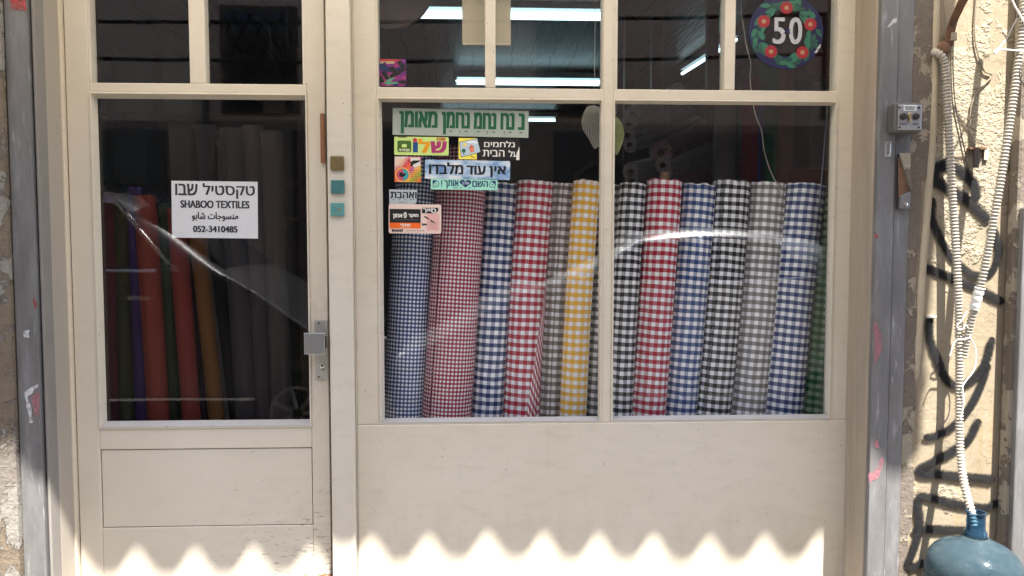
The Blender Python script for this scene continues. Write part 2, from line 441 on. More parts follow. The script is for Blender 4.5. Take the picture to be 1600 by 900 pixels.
# ------------------------------------------------ shop interior shell
def boards(name, c1, c2):
    g = NG(name); v = g.co(); x = g.n('ShaderNodeSeparateXYZ', i_Vector=v).outputs[0]
    f = g.math('FRACT', g.math('ADD', g.math('MULTIPLY', x, 6.0), g.math('MULTIPLY', g.noise(v, 2.5, 5), .9))); gap = g.math('MULTIPLY', g.math('LESS_THAN', f, .07), .8)
    col = g.mix(g.noise(g.map(v, (12, 1.2, 4)), 2, 7, .7), c1, c2); col = g.mix(gap, col, (.01, .009, .008, 1))
    return g.fin(col, .28, g.bump(g.math('ADD', g.noise(g.map(v, (18, 2, 4)), 2, 6), g.math('MULTIPLY', gap, -1.5)), .8, .012))
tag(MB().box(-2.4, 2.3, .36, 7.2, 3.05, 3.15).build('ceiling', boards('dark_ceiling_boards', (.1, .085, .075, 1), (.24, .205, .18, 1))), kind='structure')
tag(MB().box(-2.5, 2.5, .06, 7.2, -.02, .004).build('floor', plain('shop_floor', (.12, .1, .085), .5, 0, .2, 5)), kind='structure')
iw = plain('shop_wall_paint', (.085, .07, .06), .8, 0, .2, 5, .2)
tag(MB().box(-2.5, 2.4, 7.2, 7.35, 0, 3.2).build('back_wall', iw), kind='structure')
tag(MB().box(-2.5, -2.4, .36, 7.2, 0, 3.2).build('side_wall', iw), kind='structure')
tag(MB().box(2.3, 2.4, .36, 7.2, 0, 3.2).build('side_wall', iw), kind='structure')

# ================================================================== SHOP FRONT JOINERY
def bead(mb, ox0, ox1, oz0, oz1, ix0, ix1, iz0, iz1, yf=-.003, yb=.03, lip=.006):
    """mitred glazing bead: flat lip, then slope back to the glass"""
    L1 = [(ox0, oz0), (ox1, oz0), (ox1, oz1), (ox0, oz1)]
    L2 = [(ox0+lip, oz0+lip), (ox1-lip, oz0+lip), (ox1-lip, oz1-lip), (ox0+lip, oz1-lip)]
    L3 = [(ix0, iz0), (ix1, iz0), (ix1, iz1), (ix0, iz1)]
    R0 = [(x, .02, z) for x, z in L1]; R1 = [(x, yf, z) for x, z in L1]; R2 = [(x, yf-.001, z) for x, z in L2]; R3 = [(x, yb, z) for x, z in L3]
    mb.grid([R0, R1, R2, R3], True)
    return (ox0, ox1, oz0, ix0, ix1, iz0)
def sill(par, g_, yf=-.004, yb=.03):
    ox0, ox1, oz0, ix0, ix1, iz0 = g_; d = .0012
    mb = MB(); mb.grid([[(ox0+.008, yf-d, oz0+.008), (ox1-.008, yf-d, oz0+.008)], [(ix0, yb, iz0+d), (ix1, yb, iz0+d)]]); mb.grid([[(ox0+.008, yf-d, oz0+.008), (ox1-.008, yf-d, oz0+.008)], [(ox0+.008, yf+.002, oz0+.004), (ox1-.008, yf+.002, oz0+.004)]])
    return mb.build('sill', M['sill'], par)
M['sill'] = paint_mat('skylight_tinted_sill_paint', (.42, .415, .42, 1), 1.5)  # cream bead greyed: the cool skylight on its upper face is painted in
YG0, YG1 = .031, .035      # glass
GM = []
def pane(parent, x0, x1, z0, z1):
    return MB().box(x0-.004, x1+.004, YG0, YG1, z0-.004, z1+.004).build('glass_pane', M['glass'], parent)

# ---------------- door
door = thing('shop_door', 'cream wooden half-glazed shop door with scuffed lower panel and metal lock', 'door')
gx0, gx1 = P(160, 405, .03).x, P(481.5, 405, .03).x
gz1, gz0 = P(320, 155.5, .03).z, P(320, 657, .03).z
bx0 = P(147, 405).x; bw = gx0-bx0; bx1 = gx1+bw*.8
bz1 = P(320, 145, 0).z; bz0 = P(320, 669, 0).z
uz0 = P(320, 130, .03).z; uz0f = P(320, 130.5, 0).z
ux = [P(148, 70, .03).x, P(300, 70, .03).x, P(325, 70, .03).x, P(475, 70, .03).x]
ZT = 2.55
D = .045
def dbox(x0, x1, z0, z1, name='stile', m='door', y0=0.0, y1=D): return MB().box(x0, x1, y0, y1, z0, z1).build(name, M[m], door, bevel=.0025)
dl, dr = x_doorL+.003, x_doorR-.003
dbox(dl, bx0, .06, ZT); dbox(bx1, dr, .06, ZT)
dbox(bx0+.0005, bx1-.0005, bz1, uz0f, 'rail', y0=.0006)
pz1, pz0 = P(320, 701, 0).z, P(320, 823, 0).z
dbox(bx0+.0005, bx1-.0005, pz1, bz0, 'rail', y0=.0006)
dbox(bx0+.0005, bx1-.0005, .06, pz0, 'rail', y0=.0006)
MB().box(bx0+.003, bx1-.003, .004, .03, pz0+.0025, pz1-.003).build('lower_panel', M['door'], door, bevel=.0015)
dbox(bx0, bx1, ZT-.1, ZT-.001, 'rail', y0=.0008)
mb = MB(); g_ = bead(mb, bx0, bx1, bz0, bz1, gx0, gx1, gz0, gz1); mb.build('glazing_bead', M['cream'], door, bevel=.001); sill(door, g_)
MB().box(ux[1]+.0, ux[2], .001, D, uz0f-.001, ZT-.1).build('muntin', M['door'], door, bevel=.004)
for a, b in ((0, 1), (2, 3)):
    pane(door, ux[a], ux[b], uz0, ZT-.1)
# jamb-side filler of the upper panes
MB().box(bx0-.001, ux[0], .0012, D, uz0f, ZT-.1).build('glazing_stop', M['door'], door, bevel=.003)
MB().box(ux[3], bx1+.001, .0012, D, uz0f, ZT-.1).build('glazing_stop', M['door'], door, bevel=.003)
pane(door, gx0, gx1, gz0, gz1)
# lock: back plate, square pull, cylinder
lx0, lx1, lz0, lz1 = rect(492, 514, 500, 594, 0)
lx1 = min(lx1, dr-.002)
lock = MB().box(lx0, lx1, -.003, .002, lz0, lz1).build('lock_plate', plain('worn_lock_plate', (.5, .48, .44), .4, .7, .25, 30, .3), door, bevel=.001)
kx0, kx1, kz0, kz1 = rect(475.5, 508, 520, 553.5, -.05)
MB().box(kx0, kx1, -.056, -.045, kz0, kz1).build('door_pull', M['steel'], door, bevel=.002)
MB().box(kx1-.03, kx1-.004, -.046, -.002, kz0+.015, kz1-.015).build('pull_stem', M['steel'], door, bevel=.002)
c = P(504, 571, -.003)
MB().lathe([(.0085, 0), (.0085, -.006), (.006, -.007)], (c.x, -.003, c.z), 20, 'y').build('key_cylinder', M['chrome'], lock, smooth=True)
MB().box(c.x-.004, c.x+.004, -.007, -.002, c.z-.022, c.z-.006).build('key_cylinder', M['chrome'], lock, bevel=.002)
for py in (505, 589):
    c = P(498, py, -.003); MB().lathe([(.0035, 0), (.003, -.0015)], (c.x, -.003, c.z), 12, 'y').build('screw', M['black'], lock, smooth=True)

# ---------------- door frame: jambs, post
fr = thing('door_frame', 'cream painted wooden frame with central post between door and window', 'door frame')
MB().box(x_post0, x_post1, -.045, .12, 0, Z_HEAD).build('post', M['white_post'], fr, bevel=.004)
xs1 = P(553.5, 460, -.01).x
MB().box(x_post1+.0015, xs1+.004, -.012, .1, 0, Z_HEAD).build('post_moulding', M['white_post'], fr, bevel=.002)
# left jamb: cream strip (front y=-.01), grey, flaking white, taupe reveal out to the rail
xa = P(97, 460, -.02).x; MB().box(xa, x_doorL, -.02, .1, 0, Z_HEAD).build('jamb', M['cream_jamb'], fr, bevel=.003)
xb = P(92, 460, -.05).x; MB().box(xb, xa-.0005, -.032, .1, 0, Z_HEAD).build('jamb', M['taupe'], fr, bevel=.003)
xc = P(83.5, 460, -.075).x; MB().box(xc, xb-.0005, -.075, .1, 0, Z_HEAD).build('jamb', M['flakewhite'], fr, bevel=.006)
xd = x_railL1+.004
mb = MB().box(xd+.012, xc-.0005, -.105, .1, 0, Z_HEAD); mb.build('jamb', M['taupe'], fr, bevel=.003)
MB().box(xd+.002, xd+.0115, YR+.012, .1, 0, Z_HEAD).build('jamb', plain('grey_jamb_edge', (.2, .185, .17), .7, 0, .2, 10), fr, bevel=.003)
# right jamb
xe = P(1348, 460, -.03).x; MB().box(x_jambR, xe, -.03, .1, 0, Z_HEAD).build('jamb', M['cream_jamb'], fr, bevel=.003)
xf = P(1356, 460, -.07).x; MB().box(xe+.0005, xf, -.07, .1, 0, Z_HEAD).build('jamb', M['postwood'], fr, bevel=.005)
MB().box(xf+.0005, x_railR0-.006, YR+.02, .1, 0, Z_HEAD).build('jamb', M['postwood'], fr, bevel=.005)
MB().box(x_railL1, x_railR0, -.03, .1, Z_HEAD, Z_HEAD+.06).build('head', M['cream'], fr)
MB().box(xa, x_post0, -.02, .1, -.005, .055).build('threshold', plain('stone_threshold', (.4, .35, .28), .8, 0, .2, 12, .3), fr)
for py in (312, 692, 890):        # dark screw holes in the left reveal
    c = P(60.5, py, -.125); MB().lathe([(.005, 0), (.004, -.001)], (c.x+.004, -.1255, c.z), 10, 'y').build('screw', M['black'], fr, smooth=True)
ws = rect(500.5, 505.5, 177, 255, -.012)
tag(MB().box(ws[0], ws[1]+.004, -.014, -.0005, ws[2], ws[3]).build('wooden_strip', M['brownwood'], bevel=.002), 'narrow brown wooden strip on the door edge above the lock', 'wooden strip')

# ---------------- window
win = thing('shop_window', 'large cream framed shop window with plain wooden panel below the sill', 'window')
wl, wr_ = xs1+.0045, x_jambR-.001
wgx = [P(599, 400, .03).x, P(935.5, 400, .03).x, P(957.5, 400, .03).x, P(1294, 400, .03).x]
wgz1, wgz0 = P(950, 162.5, .03).z, P(950, 650.5, .03).z
wbz1, wbz0 = P(950, 154.5, 0).z, P(950, 660, 0).z
wb0, wb3 = P(590.5, 400).x, P(1303, 400).x
mw0, mw1 = P(941, 400).x, P(956.5, 400).x       # mullion face
wuz0 = P(950, 138.5, .03).z; wuz0f = P(950, 139, 0).z
def wbox(x0, x1, z0, z1, name, y0=0.0, y1=.06, bev=.0025, m='cream'): return MB().box(x0, x1, y0, y1, z0, z1).build(name, M[m], win, bevel=bev)
wbox(wl, wb0, wbz0, ZT, 'stile'); wbox(wb3, wr_, wbz0, ZT, 'stile')
wbox(mw0, mw1, wbz0, ZT, 'mullion', .0006)
for a, b in ((wb0, mw0), (mw1, wb3)):
    wbox(a+.0004, b-.0004, wbz1, wuz0f, 'rail', .0012)
    wbox(a+.0004, b-.0004, ZT-.09, ZT, 'rail', .0012)
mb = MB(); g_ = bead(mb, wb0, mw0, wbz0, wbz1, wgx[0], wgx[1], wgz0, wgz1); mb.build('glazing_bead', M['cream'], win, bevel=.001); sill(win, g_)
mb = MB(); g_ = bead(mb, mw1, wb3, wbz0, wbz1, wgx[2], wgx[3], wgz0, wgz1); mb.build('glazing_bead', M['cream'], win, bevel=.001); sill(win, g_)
wu = [P(592, 70, .03).x, P(756, 70, .03).x, P(776, 70, .03).x, P(940, 70, .03).x, P(963, 70, .03).x, P(1127, 70, .03).x, P(1147, 70, .03).x, P(1303, 70, .03).x]
for i in (1, 5):
    wbox(wu[i]+.004, wu[i+1]-.004, wuz0f, ZT-.09, 'muntin', .002, .06, .004)
for a, b in ((wb0, wu[0]), (wu[3], mw0), (mw1, wu[4]), (wu[7], wb3)):
    if b-a > .002: wbox(a-.0005, b, wuz0f, ZT-.09, 'glazing_stop', .004, .06, .002)
for i in (0, 2, 4, 6): pane(win, wu[i], wu[i+1], wuz0, ZT-.09)
pane(win, wgx[0], wgx[1], wgz0, wgz1); pane(win, wgx[2], wgx[3], wgz0, wgz1)
MB().box(wl, wr_, -.006, .05, .05, wbz0-.0005).build('lower_panel', M['cream'], win, bevel=.003)
MB().box(wl, wr_, -.004, .1, .0, .0495).build('plinth', M['cream'], win)
# inner shelf the rolls stand on
shz = wgz0-.04
tag(MB().box(wl, wr_, .07, .62, shz-.03, shz).build('display_shelf', M['darkwood']), 'dark wooden display shelf inside the window under the gingham rolls', 'shelf')

# ================================================================== SHUTTER RAILS
def rail_part(x0, x1, nm, par, y0=YR, m=None, z1=2.75): return MB().box(x0, x1, y0, .05, 0, z1).build(nm, m or M['galv'], par, bevel=.003)
rl = thing('shutter_rail', 'bluish grey steel shutter rail by the peeling left wall', 'shutter rail', 'steel guide rails of the roller shutter')
rail_part(x_railL0, x_railL1, 'channel', rl)
MB().box(x_railL1+.0003, x_railL1+.0055, YR+.022, .05, 0, 2.75).build('slot', M['black'], rl)
rr = thing('shutter_rail', 'grey steel shutter rail with pink paint marks by the sunlit wall', 'shutter rail', 'steel guide rails of the roller shutter')
xm = P(1393.5, 460, YR).x
rail_part(x_railR0, xm-.0012, 'channel', rr); rail_part(xm+.0012, x_railR1, 'channel', rr, YR+.006)
MB().box(x_railR0-.0055, x_railR0-.0006, YR+.03, .05, 0, 2.75).build('slot', M['black'], rr)
def blob(par, pts, Y, m, name='paint_mark', jit=.006, parent_local=False):
    w_ = [P(x, y, Y) for x, y in pts]; out = []
    n_ = len(w_)
    for i in range(n_):
        a, b = w_[i], w_[(i+1) % n_]
        for k in range(6):
            p = a.lerp(b, k/6); out.append((p.x + jit*noise.noise(p*60), p.z + jit*noise.noise(p*60+Vector((9, 0, 0)))))
    return MB().poly(out, Y).build(name, m, par)
def spray(name, c, a=.85):
    g = NG(name); v = g.co(); n_ = g.noise(v, 45, 6, .7)
    g.set(g.b, 'Alpha', g.math('MULTIPLY', g.g(n_, .3, .55), a)); return g.fin(c, .6)
red = spray('red_spray_paint', (.38, .035, .04, 1)); pink = spray('pink_spray_paint', (.5, .16, .2, 1), .5); wht = spray('white_smear', (.7, .7, .7, 1), .7)
blob(rl, [(14, -8), (40, -8), (41, 17), (16, 14)], YR-.002, red)
blob(rl, [(53, 462), (56, 470), (56, 486), (51, 475)], YR-.002, red)
blob(rl, [(48, 622), (61, 612), (61, 655), (54, 648)], YR-.002, pink)
blob(rl, [(37, 516), (45, 516), (45, 528), (38, 527)], YR-.002, wht)
blob(rl, [(38, 612), (58, 600), (60, 606), (44, 620), (52, 660), (47, 660)], YR-.0015, wht)
blob(rr, [(1366, 500), (1374, 512), (1380, 532), (1376, 552), (1366, 570)], YR-.002, pink)
blob(rr, [(1366, 690), (1372, 684), (1376, 700), (1368, 702)], YR-.002, pink)
blob(rr, [(1356, 742), (1368, 734), (1378, 712), (1382, 722), (1372, 746), (1358, 756)], YR-.002, pink)
blob(rr, [(1387, 40), (1396, 30), (1401, 29), (1400, 35), (1392, 38), (1388, 44)], YR-.002, wht)
blob(rr, [(1367, 360), (1373, 372), (1368, 372)], YR-.002, red)
# key hole plate on the rail
kp = thing('keyhole_plate', 'small worn keyhole plate on the right shutter rail', 'lock')
x0, x1, z0, z1 = rect(1381, 1392, 220, 246, YR); MB().box(x0, x1, YR-.004, YR-.0003, z0, z1).build('plate', M['steel'], kp, bevel=.0015)
x0, x1, z0, z1 = rect(1384, 1389.5, 224, 243, YR); MB().box(x0, x1, YR-.008, YR-.0043, z0, z1).build('bolt', M['chrome'], kp, bevel=.003)
# steel strap with a rusty opening
hs = thing('latch_plate', 'bent grey steel latch plate with rusty inside under the key switch', 'latch')
YH = YR-.003
x0, x1, z0, z1 = rect(1401, 1420, 240, 327, YH)
MB().box(x0, x0+.006, YH-.002, YH, z0, z1).build('rust_back', M['black'], hs)
pts = [P(a, b, YH) for a, b in ((1403, 246), (1420, 298), (1420, 302), (1403, 310))]
MB().poly([(p.x, p.z) for p in pts], YH-.006, YH-.0005).build('rust_back', M['rust'], hs)
pts = [P(a, b, YH) for a, b in ((1403, 240), (1419, 240), (1420.5, 300))]
MB().poly([(p.x, p.z) for p in pts], YH-.014, YH-.0065).build('plate', M['cement'], hs)
pts = [P(a, b, YH) for a, b in ((1404, 306), (1420, 299), (1419, 326), (1404, 326))]
MB().poly([(p.x, p.z) for p in pts], YH-.012, YH-.0003).build('plate', M['galv'], hs)
c = P(1412, 320, YH); MB().lathe([(.008, 0), (.007, -.003), (.003, -.004)], (c.x, YH-.012, c.z), 16, 'y').build('screw', M['chrome'], hs, smooth=True)
# key switch box
ks = thing('key_switch', 'grey metal key switch box mounted on the right shutter rail', 'switch')
YK = YR-.05
x0, x1, z0, z1 = rect(1399, 1442, 160, 207, YK)
MB().box(x0-.002, x1, YK, YR-.0003, z0, z1).build('housing', plain('dark_grey_casting', (.1, .095, .09), .6, .3, .3, 30, .3), ks, bevel=.008, seg=3)
x0, x1, z0, z1 = rect(1402.5, 1439, 164, 203.5, YK)
MB().box(x0, x1, YK-.004, YK-.0002, z0, z1).build('face_plate', plain('aluminium_plate', (.4, .4, .41), .35, .75, .15, 30), ks, bevel=.003)
x0, x1, z0, z1 = rect(1412, 1432, 164.5, 173.5, YK-.005); st = MB().box(x0, x1, YK-.0055, YK-.0042, z0, z1).build('sticker', ink(205, 205, 200), ks)
for k, (a, b) in enumerate(((1414, 1430), (1415, 1429))):
    x0, x1, z0, z1 = rect(a, b, 166.5+k*3.2, 168+k*3.2, YK-.006); MB().box(x0, x1, YK-.0062, YK-.0056, z0, z1).build('print_line', ink(90, 90, 90), st)
c = P(1420.5, 182, YK-.004)
MB().lathe([(.0075, 0), (.0075, -.006), (.006, -.007)], (c.x, YK-.004, c.z+.004), 20, 'y').build('key_cylinder', plain('brass', (.42, .33, .18), .35, .9, .1), ks, smooth=True)
MB().box(c.x-.004, c.x+.004, YK-.0105, YK-.004, c.z-.02, c.z).build('key_cylinder', plain('brass_slot', (.42, .33, .18), .35, .9, .1), ks, bevel=.002)
for a in (1411, 1431):
    c = P(a, 182, YK-.004); MB().lathe([(.011, 0), (.011, -.005), (.007, -.009)], (c.x, YK-.004, c.z), 20, 'y').build('push_button', M['black'], ks, smooth=True)
for a, b in ((1405.5, 199), (1435.5, 199), (1405.5, 168), (1436, 168)):
    c = P(a, b, YK-.004); MB().lathe([(.0035, 0), (.003, -.0015)], (c.x, YK-.004, c.z), 12, 'y').build('screw', M['black'], ks, smooth=True)
for a0, a1 in ((1406, 1417), (1426, 1435)):
    x0, x1, z0, z1 = rect(a0, a1, 193, 194.6, YK-.005); MB().box(x0, x1, YK-.0048, YK-.0042, z0, z1).build('print_line', ink(60, 60, 60), ks)

# ================================================================== TILES ON THE POST
def tile_mat(name, c1, c2, sc=60):
    g = NG(name); v = g.co(); n_ = g.noise(v, sc, 4, .7)
    return g.fin(g.mix(n_, c1, c2), .3, g.bump(n_, .5, .004))
for nm, lb, px, py, ww, hh, m in (
    ('ceramic_tile', 'olive brown square tile, top one of three on the post', 527, 255, 21, 22, tile_mat('olive_tile', (.1, .075, .03, 1), (.2, .15, .07, 1))),
    ('ceramic_tile', 'dark teal square tile, middle one of three on the post', 528, 292, 21, 21, tile_mat('teal_tile', (.02, .09, .1, 1), (.08, .22, .22, 1), 120)),
    ('ceramic_tile', 'turquoise square tile with gold marks, lowest on the post', 527.5, 327, 21, 20, tile_mat('turquoise_tile', (.03, .17, .2, 1), (.14, .36, .36, 1)))):
    x0, x1, z0, z1 = rect(px-ww/2, px+ww/2, py-hh/2, py+hh/2, -.047)
    t = MB().box(x0, x1, -.0535, -.0452, z0, z1).build(nm, m, bevel=.002)
    tag(t, lb, 'tile', 'small tiles on the door post')
    if py == 327:
        gd = plain('gold_leaf', (.45, .3, .1), .4, .6)
        mb = MB()
        for a, b, l in ((522, 322, 4), (526, 326, 6), (530, 321, 3), (529, 330, 5), (523, 332, 4)):
            p = P(a, b, -.054); q = P(a+l, b, -.054); mb.box(p.x, q.x, -.0541, -.0537, p.z-.0015, p.z+.0015)
        mb.build('gold_mark', gd, t)

# ================================================================== LETTERING
def text_mesh(body, bold=0.0):
    """glyph outlines of the built-in font, every contour filled on its own (overlapping strokes stay filled)"""
    c = bpy.data.curves.new('t', 'FONT'); c.body = body; c.size = 1
    o = bpy.data.objects.new('t', c); COL.objects.link(o); bpy.context.view_layer.update()
    dg = bpy.context.evaluated_depsgraph_get(); cu = o.evaluated_get(dg).to_curve(dg); loops = []
    for sp in cu.splines:
        bp = sp.bezier_points; pts = []
        for i in range(len(bp)):
            p, q_ = bp[i], bp[(i+1) % len(bp)]
            seg = interpolate_bezier(p.co, p.handle_right, q_.handle_left, q_.co, 6)[:-1]
            if (p.handle_right-p.co).length < 1e-5 and (q_.handle_left-q_.co).length < 1e-5: seg = seg[:1]
            for k in seg:
                if not pts or (pts[-1]-k).length > 1e-5: pts.append(Vector((k.x, k.y, 0)))
        if len(pts) > 2: loops.append(pts)
    o.to_curve_clear() if hasattr(o, 'to_curve_clear') else None
    bpy.data.objects.remove(o); bpy.data.curves.remove(c)
    area = lambda L: sum(L[i].x*L[(i+1) % len(L)].y-L[(i+1) % len(L)].x*L[i].y for i in range(len(L)))/2
    def inside(p, L):
        r = False
        for i in range(len(L)):
            a_, b_ = L[i], L[(i+1) % len(L)]
            if (a_.y > p.y) != (b_.y > p.y) and p.x < (b_.x-a_.x)*(p.y-a_.y)/(b_.y-a_.y)+a_.x: r = not r
        return r
    if not loops: return bpy.data.meshes.new('t')
    sg = 1 if area(max(loops, key=lambda L: abs(area(L)))) > 0 else -1
    outs = [L for L in loops if area(L)*sg > 0]; holes = [L for L in loops if area(L)*sg <= 0]
    V, Fc = [], []
    for k, O in enumerate(outs):
        grp = [O]+[h for h in holes if inside(h[0], O)]
        flat = [p for g_ in grp for p in g_]; n = len(V)
        V += [(p.x, p.y, .000004*(k % 3)) for p in flat]
        Fc += [tuple(n+i for i in t) for t in tessellate_polygon(grp)]
    me = bpy.data.meshes.new('t'); me.from_pydata(V, [], Fc); return me
HEB = lambda s: s[::-1]
class Sheet:
    """a flat sticker or paper behind the glass; prints are laid out on it by photo pixels"""
    def __init__(s, name, label, cat, px0, px1, py0, py1, m, rot=0, Y=.0375, group=None, rounded=0, shape=None, base=True):
        s.cx, s.cy = (px0+px1)/2, (py0+py1)/2; s.Y = Y
        x0, x1, z0, z1 = rect(px0, px1, py0, py1, Y)
        s.sx, s.sz = (x1-x0)/(px1-px0), (z1-z0)/(py1-py0)
        c = P(s.cx, s.cy, Y)
        s.m = m
        if base:
            pts = shape or s.rr(px0, px1, py0, py1, rounded)
            s.o = MB().poly([s.L(p) for p in pts], 0, .0004).build(name, m)
        else:
            s.o = bpy.data.objects.new(name, None); COL.objects.link(s.o); s.o.empty_display_size = .05
        s.o.location = ((x0+x1)/2, Y, (z0+z1)/2); s.o.rotation_euler = (0, math.radians(rot), 0)
        tag(s.o, label, cat, group); s.k = 0
    def L(s, p): return ((p[0]-s.cx)*s.sx, -(p[1]-s.cy)*s.sz)
    def rr(s, x0, x1, y0, y1, r):
        if r <= 0: return [(x0, y0), (x1, y0), (x1, y1), (x0, y1)]
        out = []
        for cx, cy, a0 in ((x1-r, y0+r, -90), (x1-r, y1-r, 0), (x0+r, y1-r, 90), (x0+r, y0+r, 180)):
            for k in range(5):
                a = math.radians(a0+k*22.5); out.append((cx+r*math.cos(a), cy+r*math.sin(a)))
        return out
    def y(s): s.k += 1; return -.00001*s.k-.0004
    def poly(s, pts, m, name='print', parent=None):
        return MB().poly([s.L(p) for p in pts], s.y()).build(name, m, parent or s.o)
    def polys(s, lst, m, name='print', parent=None):
        if name == 'petal_line':
            mb = MB()
            for pts in lst: mb.poly([s.L(p) for p in pts], s.y())
            return mb.build(name, m, parent or s.o)
        for pts in lst: MB().poly([s.L(p) for p in pts], s.y()).build(name, m, parent or s.o)
    def box(s, x0, x1, y0, y1, m, name='print', r=0, parent=None): return s.poly(s.rr(x0, x1, y0, y1, r), m, name, parent)
    def circ(s, cx, cy, r, m, name='print', n=28, r2=None, parent=None, wob=0):
        if r2 is None:
            return s.poly([(cx+r*(1+wob*math.sin(5*k))*math.cos(2*PI*k/n), cy+r*(1+wob*math.sin(5*k))*math.sin(2*PI*k/n)) for k in range(n)], m, name, parent)
        mb = MB(); yy = s.y()
        A = [[(*s.L((cx+q*math.cos(2*PI*k/n), cy+q*math.sin(2*PI*k/n))),) for k in range(n)] for q in (r, r2)]
        mb.grid([[(p[0], yy, p[1]) for p in R] for R in A], True); return mb.build(name, m, parent or s.o)
    def text(s, items, m, name='lettering', bold=0, rot=0, parent=None):
        """items: (string, x0, x1, y0, y1) photo pixels; glyph outlines are fitted to the box"""
        mb = MB()
        for body, x0, x1, y0, y1 in items:
            me = text_mesh(body); xs = [v.co.x for v in me.vertices]; ys = [v.co.y for v in me.vertices]
            if not xs: continue
            a0, a1, b0, b1 = min(xs), max(xs), min(ys), max(ys)
            lx0, lz1 = s.L((x0, y0)); lx1, lz0 = s.L((x1, y1))
            fx = (lx1-lx0)/max(a1-a0, 1e-4); fz = (lz1-lz0)/max(b1-b0, 1e-4)
            cx, cz = (lx0+lx1)/2, (lz0+lz1)/2
            offs = [0] if not bold else [-bold, -bold/2, 0, bold/2, bold]
            for d in offs:
                for dz in ([0] if not bold else [-bold*.35, bold*.35]):
                    yy = s.y()*1.0
                    T = Matrix.Translation((cx, yy, cz)) @ Matrix.Rotation(math.radians(rot), 4, 'Y') @ Matrix(((fx, 0, 0, -(a0+a1)/2*fx+d*s.sx), (0, 0, -1, 0), (0, fz, 0, -(b0+b1)/2*fz+dz*s.sz), (0, 0, 0, 1)))
                    mb.add(me, T)
            s.k -= 0
            bpy.data.meshes.remove(me)
        return mb.build(name, m, parent or s.o)

paper = plain('white_paper', (.82, .82, .86), .7, 0, .03, 6)
INK = ink(38, 38, 46)
# --- shop paper on the door
S = Sheet('shop_sign', 'white paper sign reading SHABOO TEXTILES with phone number in the door glass', 'sign', 268.3, 402.8, 283.2, 372, paper, .6)
S.text([(HEB('טקסטיל'), 317.5, 398, 286.5, 310), (HEB('שבו'), 274.7, 308.7, 288, 305.5)], INK, bold=.6)
S.text([('SHABOO TEXTILES', 282.7, 389.3, 313.6, 325)], INK, bold=.6)
S.text([('ﻣﻨﺴﻮﺟﺎﺕ ﺷﺎﺑﻮ'[::-1], 300, 372, 331.5, 345.5)], INK, bold=.45)
S.text([('052-3410485', 301.7, 370.4, 353.2, 362.8)], INK, bold=.6)
# --- long grey green sticker
G = ink(8, 88, 58)
S = Sheet('window_sticker', 'long grey green bumper sticker with dark green Hebrew words, topmost in the window', 'sticker', 613.5, 826, 171, 213, plain('grey_green_film', srgb(158, 168, 158)[:3], .6, 0, .05, 12), .9, .0304, group='stickers on the shop window')
yb0, yb1 = 175.5, 200.5
S.text([(HEB('נ'), 810.5, 818.5, yb0, yb1), (HEB('נח'), 783, 802.5, yb0, yb1), (HEB('נחמ'), 741, 774, yb0, yb1), (HEB('נחמן'), 691, 732.5, yb0, 210), (HEB('מאומן'), 625, 682, yb0, 210)], G, bold=1.3)
S.polys([S.rr(x-2.2, x+2.2, 204.6, 206, 0) for x in (814, 797, 771, 747, 728, 704)]+[S.rr(x-.8, x+.8, y_, y_+1.5, 0) for x in (788, 761, 718) for y_ in (203.8, 207)], G, 'vowel_mark')
# --- lime peace sticker
S = Sheet('window_sticker', 'lime green sticker with big coloured Hebrew letters and a flower', 'sticker', 616, 701, 213.8, 242.5, ink(196, 220, 130), .4, .0304, 'stickers on the shop window', 2)
S.box(621, 642.5, 220, 238, ink(62, 98, 30), 'lettering', 3); S.box(628, 635.5, 225.5, 230.5, ink(196, 220, 130), 'lettering', .5)
S.box(645.2, 652.8, 222, 238, ink(20, 72, 130), 'lettering')
S.text([(HEB('ל'), 655, 670.5, 217.5, 238)], ink(226, 150, 20), bold=1.6)
S.text([(HEB('ש'), 674.5, 696.5, 221, 238)], ink(165, 50, 105), bold=1.8)
S.text([(HEB('שנת'), 682, 696, 214.8, 219)], ink(190, 70, 40), bold=.4)
S.text([(HEB('אמיתי'), 623.5, 640, 232.8, 236.8)], ink(225, 230, 200), bold=.2)
for a in range(6): S.circ(648.5+2.3*math.cos(a*1.047), 219.2+2.3*math.sin(a*1.047), 1.5, ink(200, 60, 50), 'flower', 10)
S.circ(648.5, 219.2, 1.1, ink(60, 60, 130), 'flower', 10)
S.poly([(620, 214), (637, 214), (632, 215.4), (624, 215)], ink(25, 35, 25))
# --- house sticker
S = Sheet('window_sticker', 'black and yellow sticker with a child drawing of a house', 'sticker', 716.3, 811.8, 216, 249.7, ink(18, 14, 16), .4, .0304, 'stickers on the shop window')
S.box(716.5, 745, 216.2, 249.4, ink(238, 222, 90))
S.poly([(717.5, 222.5), (746, 216.4), (751.5, 238), (720.5, 246.5)], ink(20, 20, 20), 'drawing')
S.poly([(718.2, 223), (745.6, 217.2), (750.6, 237.5), (721, 245.6)], ink(178, 200, 214), 'drawing')
S.circ(726, 226, 2.6, ink(240, 215, 70), 'drawing', 14)
S.polys([[(726+3.2*math.cos(a), 226+3.2*math.sin(a)), (726+5.5*math.cos(a+.08), 226+5.5*math.sin(a+.08)), (726+5.5*math.cos(a-.08), 226+5.5*math.sin(a-.08))] for a in [k*.785 for k in range(8)]], ink(235, 205, 60), 'drawing')
S.poly([(731.5, 232.6), (736.5, 226), (741.5, 230.6)], ink(205, 95, 70), 'drawing')
S.poly([(733.5, 232.4), (740.2, 230.8), (741.2, 237), (734.6, 238.8)], ink(222, 130, 95), 'drawing')
S.circ(724.5, 236, 3.2, ink(40, 95, 65), 'drawing', 12); S.poly([(724, 239), (725.2, 239), (725.6, 243), (724.4, 243.2)], ink(70, 50, 30), 'drawing')
